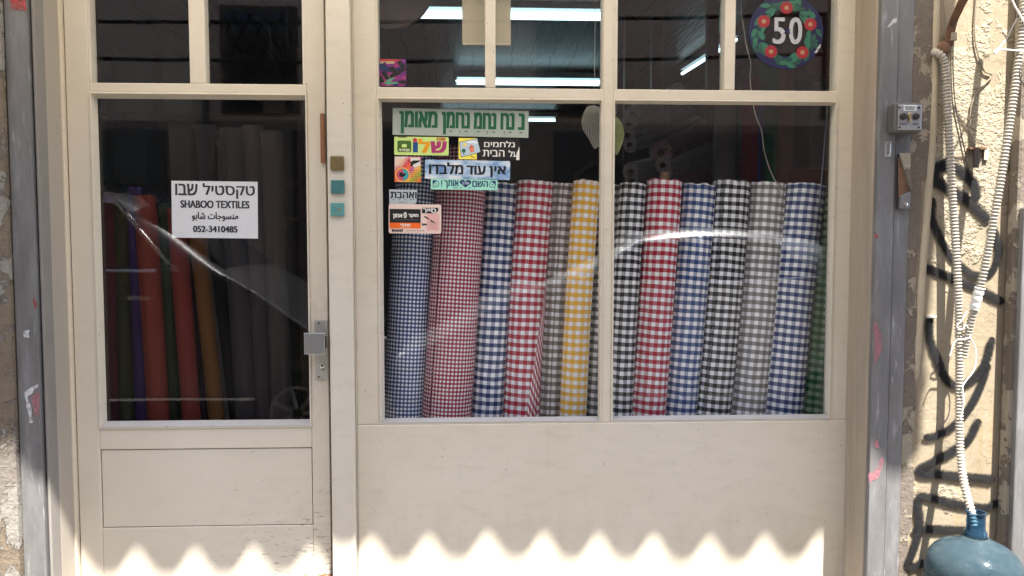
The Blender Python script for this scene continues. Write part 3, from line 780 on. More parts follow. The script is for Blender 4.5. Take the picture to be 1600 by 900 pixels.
S.polys([[(736+6*math.cos(a)*1.2, 222+2*math.sin(a)) for a in [k*.6 for k in range(10)]], [(743+2.6*math.cos(a)*1.2, 223+1.6*math.sin(a)) for a in [k*.6 for k in range(10)]]], ink(225, 228, 232), 'drawing')
S.poly([(735, 243), (742, 246.5), (741.3, 247.4), (734.4, 244)], ink(60, 50, 40), 'drawing')
WH = ink(225, 222, 218)
S.text([(HEB('נלחמים'), 756.5, 804, 220, 229.6), (HEB('על'), 795, 809, 234.3, 244.5), (HEB('הבית'), 754.5, 788, 234.3, 244.5)], WH, bold=.3)
S.poly([(806.5, 249.4), (807.5, 240), (811.5, 228), (811.6, 249.4)], WH)
# --- rainbow sticker
def rainbow():
    g = NG('rainbow_print'); v = g.co(); x = g.n('ShaderNodeSeparateXYZ', i_Vector=g.map(v, (10, 10, 10)))
    f = g.math('ADD', g.math('MULTIPLY', g.math('SUBTRACT', x.outputs[0], x.outputs[2]), .75), g.math('ADD', .42, g.math('MULTIPLY', g.math('SUBTRACT', g.noise(v, 60, 4), .5), .45)))
    return g.fin(g.ramp(f, [(0, srgb(225, 205, 200)), (.2, srgb(205, 60, 80)), (.4, srgb(230, 110, 60)), (.55, srgb(190, 90, 160)), (.7, srgb(235, 180, 60)), (.85, srgb(120, 180, 70)), (1, srgb(235, 120, 50))]), .5)
S = Sheet('window_sticker', 'small square rainbow coloured sticker with a black bird', 'sticker', 616.6, 657.6, 244.8, 284.6, rainbow(), .6, .0304, 'stickers on the shop window')
S.poly([(641, 246), (656, 245.8), (657, 258), (648, 262), (642, 256)], ink(215, 212, 205))
S.circ(626, 253, 6.5, ink(222, 200, 150), 'print', 20, 5.4); S.circ(626, 253, 3.8, ink(225, 190, 160), 'print', 16)
S.poly([(635.5, 249.5), (641.5, 253), (646, 250.5), (651, 250.5), (655.5, 250), (656, 252), (650, 255), (646, 256.5), (644, 260.5), (641, 259), (642, 255)], ink(16, 14, 16), 'bird')
S.circ(629, 273.2, 11.5, ink(235, 190, 70), 'print', 30, 10); S.circ(629, 273.2, 10, ink(190, 80, 100), 'print', 30)
S.poly([(629, 263.4), (636, 266), (639, 273), (636, 280), (629, 283), (631, 273)], ink(60, 150, 160))
S.poly([(624, 270), (628, 269), (630, 272), (633, 269.5), (634, 274), (629, 277), (624, 276)], ink(14, 12, 16))
S.polys([S.rr(640, 656, y_, y_+.7, 0) for y_ in (266, 269, 272, 275, 278, 281)], ink(180, 60, 60))
# --- cloud sticker
def clouds():
    g = NG('cloud_print'); v = g.co(); n_ = g.noise(g.map(v, (1, 1, 1.8), (.3, 0, .1)), 13, 5, .6)
    return g.fin(g.ramp(n_, [(.36, srgb(86, 128, 178)), (.5, srgb(165, 188, 214)), (.62, srgb(222, 225, 230))]), .5)
S = Sheet('window_sticker', 'blue sky and clouds sticker with black Hebrew words', 'sticker', 664, 797, 250.5, 280.2, clouds(), .8, .0304, 'stickers on the shop window', 2)
S.text([(HEB('אין'), 764.5, 790, 259, 276), (HEB('עוד'), 729, 758, 259, 272.5), (HEB('מלבדו'), 671, 723, 254.5, 272.5)], ink(10, 10, 16), bold=.8)
# --- mint sticker
NV = ink(16, 48, 100)
S = Sheet('window_sticker', 'narrow mint green sticker with navy heart between Hebrew words', 'sticker', 673, 777.3, 279.4, 296.6, ink(160, 222, 200), .5, .0304, 'stickers on the shop window')
S.text([(HEB('השם'), 738.2, 762, 282.5, 291.6)], NV, bold=.4); S.text([(HEB('אותך'), 694, 716, 282, 294.5)], NV, bold=.4)
S.box(689.4, 691, 282, 289, NV); S.box(689.4, 691, 290.2, 291.8, NV)
hp = []
for k in range(40):
    t = 2*PI*k/40; hp.append((727.2+9*math.sin(t)**3*1.0, 286.2-(13*math.cos(t)-5*math.cos(2*t)-2*math.cos(3*t)-math.cos(4*t))*.44))
S.poly(hp, NV, 'heart'); S.text([(HEB('אוהב'), 721.5, 732.8, 284.2, 288.2)], ink(220, 232, 238))
for cx, fl in ((681, 1), (769.5, -1)):
    S.circ(cx, 287.6, 5.2, NV, 'ornament', 18, 4.3); S.poly([(cx-5*fl, 282), (cx+2*fl, 282.4), (cx-2*fl, 286), (cx-5*fl, 289)], NV, 'ornament')
    S.circ(cx, 288, 1, NV, 'ornament', 8); S.poly([(cx-5*fl, 293.6), (cx-2.6*fl, 291.5), (cx-3.4*fl, 294)], NV, 'ornament')
S.polys([S.rr(a, b, 293.2, 294, 0) for a, b in ((708, 715), (718, 722), (732, 736), (740, 742))], NV)
# --- grey sticker
BK = ink(18, 18, 20)
S = Sheet('window_sticker', 'grey torn sticker with one black Hebrew word above the orange one', 'sticker', 608, 652, 296.2, 319, plain('grey_film', srgb(176, 184, 190)[:3], .6, 0, .06, 20), .3, .0304, 'stickers on the shop window', shape=[(608, 296), (652, 296.6), (651.4, 311), (649, 318.6), (608.4, 319.4)])
S.text([(HEB('ואהבת'), 610.5, 650.5, 300, 309.5)], BK, bold=.5)
S.polys([S.rr(x-.9, x+.9, 311, 312.2, 0) for x in (615, 624.5, 633, 642, 646)], BK, 'vowel_mark')
S.circ(635, 315.8, 2.1, ink(110, 114, 120), 'print', 14, 1.6); S.polys([S.rr(a, b, 315.2, 316.6, 0) for a, b in ((623.5, 626.5), (627.2, 631))], ink(120, 124, 130))
# --- orange security sticker on pink card
S = Sheet('window_sticker', 'pink card with black and orange security company label, lowest in the window', 'sticker', 607.3, 689.5, 319.2, 364.8, ink(226, 200, 190), .5, .0303, 'stickers on the shop window', 3)
S.box(667, 686, 334, 360, ink(222, 172, 166))
S.box(608.8, 657.2, 326.8, 348.2, BK); S.box(608.8, 657.2, 348.2, 357, ink(236, 104, 28))
S.text([(HEB('מוקד'), 638.2, 653.4, 334.4, 340.4)], WH, bold=.4); S.text([(HEB('אמון'), 614.4, 628.4, 334.4, 342)], WH, bold=.4)
S.poly([(630.2, 337), (630.6, 333), (633, 331), (635.4, 333), (635.8, 338), (634, 341), (631.6, 340.6)], ink(205, 200, 198), 'emblem')
S.polys([S.rr(631.4, 634.6, y_, y_+.5, 0) for y_ in (334.6, 336.2, 337.8)], ink(90, 80, 80), 'emblem')
S.polys([S.rr(a, a+2.2, 343.2, 344, 0) for a in range(615, 653, 3)], ink(110, 104, 104))
S.text([('*3340', 625.5, 641, 349.8, 353.6)], WH, bold=.3); S.polys([S.rr(624, 643, 354.6, 355.4, 0)], ink(245, 190, 150))
S.text([('810107', 612.5, 630, 358.6, 362.2)], BK, bold=.4)
S.polys([S.rr(a, a+2.4, 360, 361, 0) for a in range(636, 663, 4)], ink(90, 80, 78))
S.poly([(659, 324.6), (684.6, 324.2), (684.8, 329), (680, 333), (659.4, 332.8)], BK)
S.text([(HEB('סייר'), 660.5, 681, 325.6, 332.4)], WH, bold=.4)
S.polys([[(a, b), (a+7.5, b+4.2), (a+6.8, b+6.2), (a-.7, b+2)] for a, b in ((663.5, 337), (672.8, 343))], ink(50, 40, 42))
S.text([(HEB('מוגן'), 659.4, 667.2, 349.2, 352.4)], BK, bold=.3)
S.polys([S.rr(671, 684, y_, y_+.6, 0) for y_ in (347, 350, 353, 356)], ink(205, 150, 146))
# --- corner sticker of the upper pane
def multi():
    g = NG('multicolour_print'); v = g.co(); n_ = g.noise(v, 24, 2, .5)
    return g.fin(g.ramp(n_, [(.3, srgb(16, 70, 120)), (.42, srgb(20, 24, 60)), (.5, srgb(110, 40, 120)), (.58, srgb(150, 30, 90)), (.66, srgb(130, 136, 140)), (.75, srgb(30, 100, 75))]), .5)
S = Sheet('window_sticker', 'dark colourful sticker with tilted black letters in upper pane corner', 'sticker', 592.6, 634.6, 92.4, 134.5, multi(), .2, .0304, 'stickers on the shop window')
z_ = lambda pts: [(585+a/16.37, 85+b/16.37) for a, b in pts]
S.poly(z_([(125, 120), (640, 125), (560, 190), (125, 180)]), ink(170, 50, 60))
S.text([(HEB('אשרינו'), 594, 616, 96, 99.6)], ink(200, 185, 130), bold=.3)
S.polys([z_([(570, 200), (680, 145), (830, 390), (630, 505), (600, 410), (700, 350)]), z_([(370, 350), (480, 295), (640, 510), (400, 620), (370, 540), (470, 480)]), z_([(160, 470), (280, 420), (390, 620), (300, 660), (230, 560)]), z_([(125, 560), (190, 560), (260, 700), (150, 750), (125, 700)]), z_([(600, 690), (740, 640), (830, 700), (760, 760), (640, 740)])], BK, 'lettering')
S.polys([z_([(240, 740), (520, 580), (520, 610), (300, 760)]), z_([(300, 740), (560, 700), (620, 740), (400, 770)])], ink(70, 160, 125))
# --- round "50" wreath sticker
S = Sheet('wreath_sticker', 'round blue sticker with red flower wreath around white number 50', 'sticker', 1170, 1286, -8, 108, ink(40, 20, 20), 0, .0304, base=False)
BL = ink(9, 9, 64)
S.circ(1228, 50, 58.5, BL, 'blue_ring', 64, 38)
q = lambda a, b: (1150+a/6.92, b/6.92)
gr = [ink(26, 84, 68), ink(20, 66, 56), ink(40, 104, 82)]
r5 = random.Random(5); leaves = [[], [], []]
def leaf(cx, cy, a, L, W):
    pts = []
    for k in range(7): t = k/6; pts.append((t*L, W*math.sin(PI*t**.8)))
    for k in range(5, 0, -1): t = k/6; pts.append((t*L, -W*.8*math.sin(PI*t**.8)))
    return [(cx+x*math.cos(a)-y*math.sin(a), cy+x*math.sin(a)+y*math.cos(a)) for x, y in pts]
for k in range(90):
    a = k*2*PI/90*1.0 + r5.uniform(-.08, .08); rr_ = r5.uniform(34, 49)
    lf = leaf(1228+rr_*math.cos(a), 51+rr_*math.sin(a), a+r5.choice((1, -1))*r5.uniform(1.0, 1.9), r5.uniform(13, 21), r5.uniform(3.2, 5.4))
    leaves[k % 3].append(lf)
for i in range(3): S.polys(leaves[i], gr[i], 'leaf')
for a, b in ((540, 85), (297, 235), (800, 260), (380, 560), (720, 565)):
    cx, cy = q(a, b)
    f = S.poly([(cx+(10.8 if k % 2 else 8.6)*math.cos(k*PI/13), cy+(10.8 if k % 2 else 8.6)*math.sin(k*PI/13)) for k in range(26)], ink(150, 26, 40), 'flower')
    S.polys([[(cx+4*math.cos(t-.1), cy+4*math.sin(t-.1)), (cx+8*math.cos(t), cy+8*math.sin(t)), (cx+4*math.cos(t+.1), cy+4*math.sin(t+.1))] for t in [k*2*PI/12 for k in range(12)]], ink(120, 16, 34), 'petal_line', f)
    S.circ(cx, cy, 3.5, ink(160, 126, 90), 'flower_centre', 14, parent=f)
S.text([('5', 1208, 1226, 28, 68.6), ('0', 1233, 1252, 27.5, 68.6)], ink(176, 176, 184), 'numerals', bold=1.0)
S.poly([(1224, 45), (1234.5, 46), (1233, 49.5), (1235, 54), (1229, 52), (1224, 53), (1226, 49)], BL, 'ribbon')
S.text([(HEB('ישראל'), 1270.5, 1285, 74.3, 78)], ink(214, 214, 222), rot=-58, bold=.3)

# ================================================================== FABRIC ROLLS
core_m = card('brown_cardboard', (.25, .16, .09))
def fabric_roll(label, base, top, r, m, group, seed=0, flap=False, core=-.012, cat='fabric roll', seg=40, wav=.026, bend=0):
    base, top = Vector(base), Vector(top); ax = (top-base); L = ax.length; t = ax.normalized()
    root = thing('fabric_roll', label, cat, group, base)
    e1 = Vector((1, 0, 0)); e1 = (e1-t*e1.dot(t)).normalized(); e2 = t.cross(e1)
    rows = []; NV_ = 26; sd = Vector((seed*3.7, seed*1.3, 0)); a0 = rnd.uniform(3.9, 5.5) if seed % 3 == 1 else rnd.uniform(.2, 2.6)
    for i in range(NV_+1):
        f = i/NV_; ring = []
        for k in range(seg+1):
            a = a0+2*PI*k/seg
            rr_ = r*(1 - .0*f) + wav*r*8*.12*noise.noise(Vector((math.cos(a)*1.2, math.sin(a)*1.2, f*5))+sd) + .035*r*(k/seg)
            if flap: pass
            d = e1*math.cos(a)+e2*math.sin(a)
            off = e1*(bend*math.sin(PI*f))
            hh = f*L + (.006*noise.noise(Vector((a*2.2, seed, 0))) if i == NV_ else 0)
            ring.append(t*hh + d*rr_ + off)
        rows.append(ring)
    mb = MB(); mb.grid(rows, False, uv=lambda i, j: (j/seg*2*PI*r, i/NV_*L))
    # spiral top: rings towards the core
    inn = [[p for p in rows[-1]]]
    for s_ in (.96, .9, .62, .28):
        inn.append([t*(L-(.012 if s_ == .9 else .002 if s_ == .62 else .004)) + (p-t*p.dot(t))*s_ for p in rows[-1]])
    mb.grid(inn, False, uv=lambda i, j: (j/seg*2*PI*r, L+i*.01))
    mb.build('cloth', m, root, smooth=True, angle=60)
    if core:
        c2 = MB(); c2.lathe([(r*.27, L-.25), (r*.27, L+core), (r*.2, L+core), (r*.2, L-.25)], (0, 0, 0), 18, capb=False, capt=False)
        o = c2.build('cardboard_core', core_m, root, smooth=True); o.rotation_euler = t.to_track_quat('Z', 'Y').to_euler()
    if flap:
        pts = []
        for i in range(9):
            f = i/8; row = []
            for j in range(5):
                a = -PI/2 + .1 + .42*j/4
                wd = (1-f)
                d = e1*math.cos(a-.0)+e2*math.sin(a)
                row.append(t*(f*L*.62+.002) + e1*(r*(.2+.75*j/4*wd+.75*(f)*1.0)) + e2*(-r*1.03*math.sqrt(max(.05, 1-(min(.97, .2+.75*j/4*wd+.75*f))**2)) - .012*wd*math.sin(PI*j/4)))
            pts.append(row)
        MB().grid(pts, False, uv=lambda i, j: (j*.03+i*.004, i/8*L*.62+.02*j)).build('loose_edge', m, root, smooth=True)
    return root
g_navy, g_red = srgb(36, 58, 104), srgb(160, 26, 54)
GM = {
 'blue_small': gingham('small_blue_gingham', srgb(24, 58, 112), .0145, .0152), 'red_small': gingham('small_red_gingham', srgb(150, 24, 48), .0145, .0152),
 'navy': gingham('navy_gingham', srgb(22, 48, 96), .0295, .0323), 'red': gingham('red_gingham', srgb(160, 8, 44), .0295, .0323), 'taupe': gingham('taupe_gingham', srgb(112, 101, 93), .0295, .0323),
 'yellow': gingham('yellow_gingham', srgb(226, 172, 40), .0295, .0323), 'gray': gingham('grey_gingham', srgb(84, 82, 82), .0295, .0323), 'black': gingham('black_gingham', srgb(14, 14, 22), .0295, .0323),
 'blue': gingham('blue_gingham', srgb(28, 62, 118), .0295, .0323), 'greyl': gingham('light_grey_gingham', srgb(112, 108, 106), .0295, .0323), 'navy2': gingham('dark_blue_gingham', srgb(22, 50, 102), .0295, .0323), 'green': gingham('green_gingham', srgb(40, 104, 56), .0295, .0323, (.4, .55, .42, 1))}
RG = 'gingham fabric rolls standing in the window'
# label, material, bottom px (l, r), top px (l, r, y), depth of the axis, options
rolls = [
 ('navy and white gingham roll with tiny checks, first from the left', 'blue_small', 597, 661, 619, 686, 243, .19, {}),
 ('fat red and white gingham roll with tiny checks behind the stickers', 'red_small', 659, 734, 683, 764, 233, .18, {}),
 ('navy gingham roll between the tiny red checks and the big red checks', 'navy', 731, 790, 760, 807, 288, .2, {}),
 ('red gingham roll with loose cloth edge hanging at its foot', 'red', 787, 842, 806, 866, 285, .19, {'flap': True}),
 ('taupe gingham roll wedged between the red roll and the yellow one', 'taupe', 838, 880, 858, 902, 288, .25, {}),
 ('yellow and white gingham roll, the only yellow one', 'yellow', 874, 918, 897, 937, 284, .18, {}),
 ('dark grey gingham roll half hidden behind the window mullion', 'gray', 912, 952, 933, 972, 290, .25, {}),
 ('black gingham roll just right of the window mullion', 'black', 950, 991, 969, 1011, 288, .19, {}),
 ('bright red gingham roll between a black and a blue roll', 'red', 988, 1042, 1011, 1066, 283, .18, {'core': .035}),
 ('mid blue gingham roll leaning beside the bright red one', 'blue', 1038, 1092, 1066, 1119, 290, .2, {}),
 ('black gingham roll between the blue roll and the light grey roll', 'black', 1089, 1146, 1116, 1172, 284, .19, {}),
 ('light grey gingham roll between black and dark blue rolls', 'greyl', 1144, 1200, 1170, 1228, 288, .2, {}),
 ('dark blue gingham roll beside the green one at the right', 'navy2', 1196, 1259, 1225, 1289, 290, .19, {}),
 ('green gingham roll, last at the right edge of the window', 'green', 1252, 1300, 1280, 1326, 304, .24, {})]
for i, (lb, mk, bl, br, tl, tr, ty, Y, kw) in enumerate(rolls):
    r = .5*((P(br, 560, Y).x-P(bl, 560, Y).x)+(P(tr, ty, Y).x-P(tl, ty, Y).x))/2*.985
    b = P((bl+br)/2, 650, Y-r*.6); tp = P((tl+tr)/2, ty, Y+.03)
    base = Vector((b.x, Y, shz+.001)); top = Vector((tp.x, Y+.035, tp.z))
    fabric_roll(lb, base, top, r, GM[mk], RG, seed=i, bend=rnd.uniform(-.006, .006), **kw)

# plain rolls and sheets behind the door glass
def leaning(label, m, bl, br, tl, tr, ty, Y, by=657, low=.03, group='plain coloured rolls behind the door', name='fabric_roll', **kw):
    r = ((P(br, by, Y).x-P(bl, by, Y).x)+(P(tr, ty, Y).x-P(tl, ty, Y).x))/4
    b = P((bl+br)/2, by, Y); tp = P((tl+tr)/2, ty, Y)
    d = (b-tp)/(b.z-tp.z); base = b + d*(low-b.z); base.y = Y; top = Vector((tp.x, Y+.03, tp.z))
    return fabric_roll(label, base, top, r, m, group, seed=bl, core=.0, seg=24, wav=.03, **kw)
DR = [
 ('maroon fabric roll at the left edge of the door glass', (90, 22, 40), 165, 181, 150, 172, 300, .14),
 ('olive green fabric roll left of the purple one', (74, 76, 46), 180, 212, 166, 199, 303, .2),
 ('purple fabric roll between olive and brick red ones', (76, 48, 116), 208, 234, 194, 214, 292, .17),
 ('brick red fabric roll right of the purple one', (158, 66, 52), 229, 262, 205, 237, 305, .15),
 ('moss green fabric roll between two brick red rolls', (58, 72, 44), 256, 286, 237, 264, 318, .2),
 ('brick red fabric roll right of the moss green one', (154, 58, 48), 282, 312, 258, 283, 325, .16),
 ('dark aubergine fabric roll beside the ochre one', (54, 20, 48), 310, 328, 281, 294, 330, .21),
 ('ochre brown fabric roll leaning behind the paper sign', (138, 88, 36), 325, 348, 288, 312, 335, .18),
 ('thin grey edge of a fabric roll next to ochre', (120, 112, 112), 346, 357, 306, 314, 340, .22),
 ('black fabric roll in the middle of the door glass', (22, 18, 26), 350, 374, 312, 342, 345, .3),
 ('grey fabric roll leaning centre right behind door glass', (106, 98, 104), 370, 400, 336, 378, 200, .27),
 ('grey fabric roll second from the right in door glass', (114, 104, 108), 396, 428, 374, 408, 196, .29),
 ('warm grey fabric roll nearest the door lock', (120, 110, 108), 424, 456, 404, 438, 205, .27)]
for i, (lb, c, bl, br, tl, tr, ty, Y) in enumerate(DR):
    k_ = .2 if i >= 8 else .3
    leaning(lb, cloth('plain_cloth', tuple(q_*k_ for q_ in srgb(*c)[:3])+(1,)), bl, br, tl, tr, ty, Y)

# ================================================================== OTHER THINGS BEHIND THE GLASS
def hang_leaf(label, outline, m, Y, th=.014):
    w_ = [P(a, b, Y) for a, b in outline]; c = sum(w_, Vector())/len(w_)
    ring = smooth_path([p-c for p in w_]+[w_[0]-c], 5)[:-1]
    mb = MB(); rows = []
    for s_, d in ((.02, -th), (.5, -th*.85), (.8, -th*.5), (1, 0), (.8, th*.5), (.5, th*.85), (.02, th)):
        rows.append([Vector((p.x*s_, d, p.z*s_)) for p in ring])
    mb.grid(rows, True)
    root = mb.build('leaf_ornament', m, smooth=True, angle=70); root.location = c
    MB().tube([(0, 0, max(p.z for p in ring)-.004), (.002, 0, max(p.z for p in ring)+.5)], .0008, 5).build('thread', M['wire_white'], root)
    return tag(root, label, 'ornament', 'leaf ornaments hanging behind the mullion')
def stripes():
    g = NG('striped_cloth'); v = g.co(); x = g.n('ShaderNodeSeparateXYZ', i_Vector=v)
    r2 = g.math('ADD', x.outputs[0], g.math('MULTIPLY', g.math('POWER', g.math('ADD', x.outputs[2], .02), 2.0), 3.2))
    f = g.math('FRACT', g.math('MULTIPLY', r2, 165)); return g.fin(g.mix(g.g(f, .45, .6), (.5, .48, .43, 1), (.12, .11, .1, 1)), .8)
hang_leaf('striped grey fabric leaf hanging left of the mullion', [(918, 166), (911, 178), (908.5, 192), (912, 205), (920, 217), (926, 229), (930, 232.5), (938, 226), (945, 212), (949, 196), (946, 180), (938, 169), (928, 164.5)], stripes(), .12)
hang_leaf('yellow green fabric leaf hanging right of the mullion', [(961, 182), (968, 187), (974, 200), (975.5, 213), (971, 228), (964, 242), (957, 232), (951, 218), (948, 203), (952, 189)], plain('lime_felt', (.34, .37, .16), .85, 0, .15, 60), .13)
x0, x1, z0, z1 = rect(722, 798, -70, 70.5, .1)
bd = MB().box(x0, x1, .09, .12, z0, z1).build('hanging_board', plain('cream_board', (.5, .44, .32), .7, 0, .08, 8), bevel=.002); tag(bd, 'cream board hanging behind the upper glazing bar of the window', 'board')
x0, x1, z0, z1 = rect(723.5, 796.5, 69, 71.5, .095); MB().box(x0, x1, .082, .0895, z0, z1).build('edge_strip', M['cream'], bd)
c = P(606, -26, .14)
hd = MB().lathe([(.002, -.03), (.1, -.028), (.17, -.012), (.172, .01), (.14, .03), (.002, .034)], (0, 0, 0), 48, 'y').build('hanging_disc', plain('dark_brown_felt', (.05, .036, .03), .8, 0, .3, 20), smooth=True)
hd.location = c; tag(hd, 'dark brown round disc hanging in the top left window pane', 'disc')
MB().tube([(0, 0, .16), (.01, 0, .6)], .002, 6).build('cord', M['wire_dark'], hd)
cp = [P(a, b, .16) for a, b in ((1157, -40), (1158, 0), (1159, 25), (1163, 50), (1167, 75), (1173, 98), (1172, 125), (1175, 150), (1180, 178), (1190, 205), (1194, 235), (1203, 265), (1216, 292), (1222, 310))]
tag(MB().tube(smooth_path(cp), .0019, 6).build('thin_cable', plain('grey_white_cable', (.4, .39, .37))), 'thin white cable hanging behind the right window panes', 'cable')
cp = [P(a, b, .1) for a, b in ((1293, 140), (1291, 190), (1287, 240), (1282, 300), (1280, 330))]
tag(MB().tube(smooth_path(cp), .0022, 6).build('thin_cable', plain('blue_grey_cord', (.16, .17, .26))), 'thin blue grey cable at the right edge of the window', 'cable')

# coloured bolts and a wooden post at the right side, deeper in the shop
for lb, a0, a1, y0_, y1_, Y, col in (
 ('dark red upright fabric bolt behind the white cable', 1168, 1187, 120, 330, 1.0, (120, 14, 40)), ('narrow blue upright fabric bolt behind the white cable', 1186, 1192, 150, 330, .98, (40, 50, 120)),
 ('pale lilac upright fabric bolt beside the green one', 1192, 1199, 140, 330, 1.0, (150, 145, 165)), ('emerald green upright fabric bolt left of the wooden post', 1199, 1216, 60, 330, .95, (12, 92, 62)),
 ('dark teal upright fabric bolt right of the wooden post', 1243, 1268, 90, 330, 1.0, (14, 36, 44)), ('deep crimson upright fabric bolt in the upper right pane', 1256, 1300, -60, 120, .9, (92, 6, 22)),
 ('rust red fabric bolt low at the window right edge', 1240, 1300, 262, 345, .9, (104, 34, 20))):
    x0, x1, z0, z1 = rect(a0, a1, y0_, y1_, Y)
    b = MB().box(x0, x1, Y, Y+.1, z0 if y1_ < 200 else .9, z1).build('fabric_bolt', cloth('bolt_cloth', srgb(*col)), bevel=.01, seg=3); tag(b, lb, 'fabric bolt', 'upright fabric bolts at the right of the shop')
x0, x1, z0, z1 = rect(1216, 1242, -80, 330, .97)
tag(MB().box(x0, x1, .97, 1.03, .004, 3.05).build('wooden_post', M['brownwood'], bevel=.004), 'brown wooden post among the fabric bolts inside the shop', 'post')

# shelf rack with horizontal rolls (right of the mullion)
rack = thing('shelf_rack', 'brown wooden shelf rack holding pale rolls deep in the shop', 'shelf')
for px in (984, 1026, 1113):
    x0 = P(px, 220, 2.2).x; MB().box(x0-.035, x0+.035, 2.2, 2.27, .004, 3.05).build('upright', M['darkwood'] if px != 1113 else M['brownwood'], rack, bevel=.004)
zz = P(1030, 247, 2.2).z; MB().box(P(930, 247, 2.2).x, P(1150, 247, 2.2).x, 2.28, 3.4, zz-.04, zz).build('shelf_board', M['darkwood'], rack, bevel=.003)
zz2 = P(1030, 150, 2.2).z
pale = [cloth('pale_printed_cloth', (.68, .66, .7, 1), .1, (.16, .14, .17, 1)), cloth('pink_printed_cloth', (.62, .45, .5, 1), .1, (.2, .1, .12, 1)), cloth('pale_plain_cloth', (.74, .74, .76, 1), .1)]
LY = ['uppermost pale printed roll slanting on the rack just right of the mullion', 'second pale printed roll from the top of the slanting rack rolls', 'third pale printed roll from the top of the slanting rack rolls', 'fourth pale printed roll, just above the rack shelf board', 'fat dull pink roll slanting across the rack shelf board',
 'plain pale roll lying just below the fat pink roll', 'short plain pale roll on the lower left of the rack', 'pale printed roll low on the rack beneath the plain pale one', 'lowest pale printed roll at the left foot of the rack', 'lowest dull pink roll at the right foot of the rack']
def lying(label, pxl, pyl, pxr, pyr, Yl, Yr, r, m):
    a, b = P(pxl, pyl, Yl), P(pxr, pyr, Yr)
    root = fabric_roll(label, b, a, r, m, 'pale rolls lying on the shelf rack', seed=pxl+pyl, core=.015, seg=22, wav=.03); return root
for k, (pl, ql, pr, qr, r, mi) in enumerate(((989, 178, 1060, 140, .05, 0), (983, 194, 1068, 158, .055, 0), (981, 211, 1075, 176, .055, 0), (984, 226, 1090, 192, .05, 0), (1033, 238, 1122, 196, .075, 1), (1036, 258, 1140, 222, .055, 2), (986, 268, 1060, 250, .055, 2), (1040, 272, 1150, 244, .05, 0), (987, 282, 1062, 270, .045, 0), (1050, 290, 1160, 262, .055, 1))):
    lying(LY[k], pl, ql, pr, qr, 1.85, 2.45, r, pale[mi])
x0, x1, z0, z1 = rect(1118, 1150, 160, 300, 1.3)
tag(MB().box(x0, x1, 1.3, 1.34, .9, z1).build('grey_panel', plain('grey_board', (.2, .19, .19), .7), bevel=.003), 'grey upright board between the rack and the red bolt', 'board')
# counter and dark shelving behind the left half of the window
ct = thing('counter', 'dark shop counter in the middle of the room behind the rolls', 'counter')
MB().box(-.9, .55, 2.3, 2.9, .9, .95).build('counter_top', M['darkwood'], ct, bevel=.004); MB().box(-.86, .51, 2.34, 2.86, .004, .899).build('counter_body', M['darkwood'], ct)
# fluorescent lamps
def lamp(label, px0, px1, py, Y, two=True):
    a, b = P(px0, py, Y), P(px1, py, Y); c = (a+b)/2; hl = (b.x-a.x)/2
    root = thing('fluorescent_lamp', label, 'ceiling lamp', 'fluorescent ceiling lamps', c)
    MB().box(-hl-.02, hl+.02, -.06, .06, .03, .08).build('housing', plain('lamp_housing', (.5, .5, .5), .5), root, bevel=.004)
    for yy in ((-.035, .035) if two else (0,)):
        MB().tube([(-hl, yy, .0), (hl, yy, .0)], .016, 12).build('tube', M['tube'], root, smooth=True)
    for s_ in (-1, 1): MB().box(s_*hl-.012, s_*hl+.012, -.05, .05, -.015, .03).build('end_cap', plain('lamp_end', (.45, .45, .45)), root)
    MB().box(-.01, .01, -.01, .01, .08, max(.085, 3.05-c.z)).build('bracket', M['steel'], root)
    return root
lamp('nearest twin tube fluorescent lamp behind the cream hanging board', 655, 948, 24, 2.2)
lamp('second fluorescent lamp low in the upper window panes', 712, 938, 129, 4.0)
lamp('far fluorescent lamp right of the long grey green sticker', 690, 869, 187, 6.0, False)
a, b = P(1066, 115, 3.7), P(1150, 62, 2.6)
root = thing('fluorescent_lamp', 'single fluorescent tube slanting into the room in the third upper pane', 'ceiling lamp', 'fluorescent ceiling lamps', (a+b)/2)
cc = (a+b)/2
MB().tube([a-cc, b-cc], .013, 10).build('tube', M['tube'], root, smooth=True)
MB().tube([a-cc+Vector((0, 0, .05)), b-cc+Vector((0, 0, .05))], .03, 4).build('housing', plain('lamp_housing', (.4, .4, .4)), root)
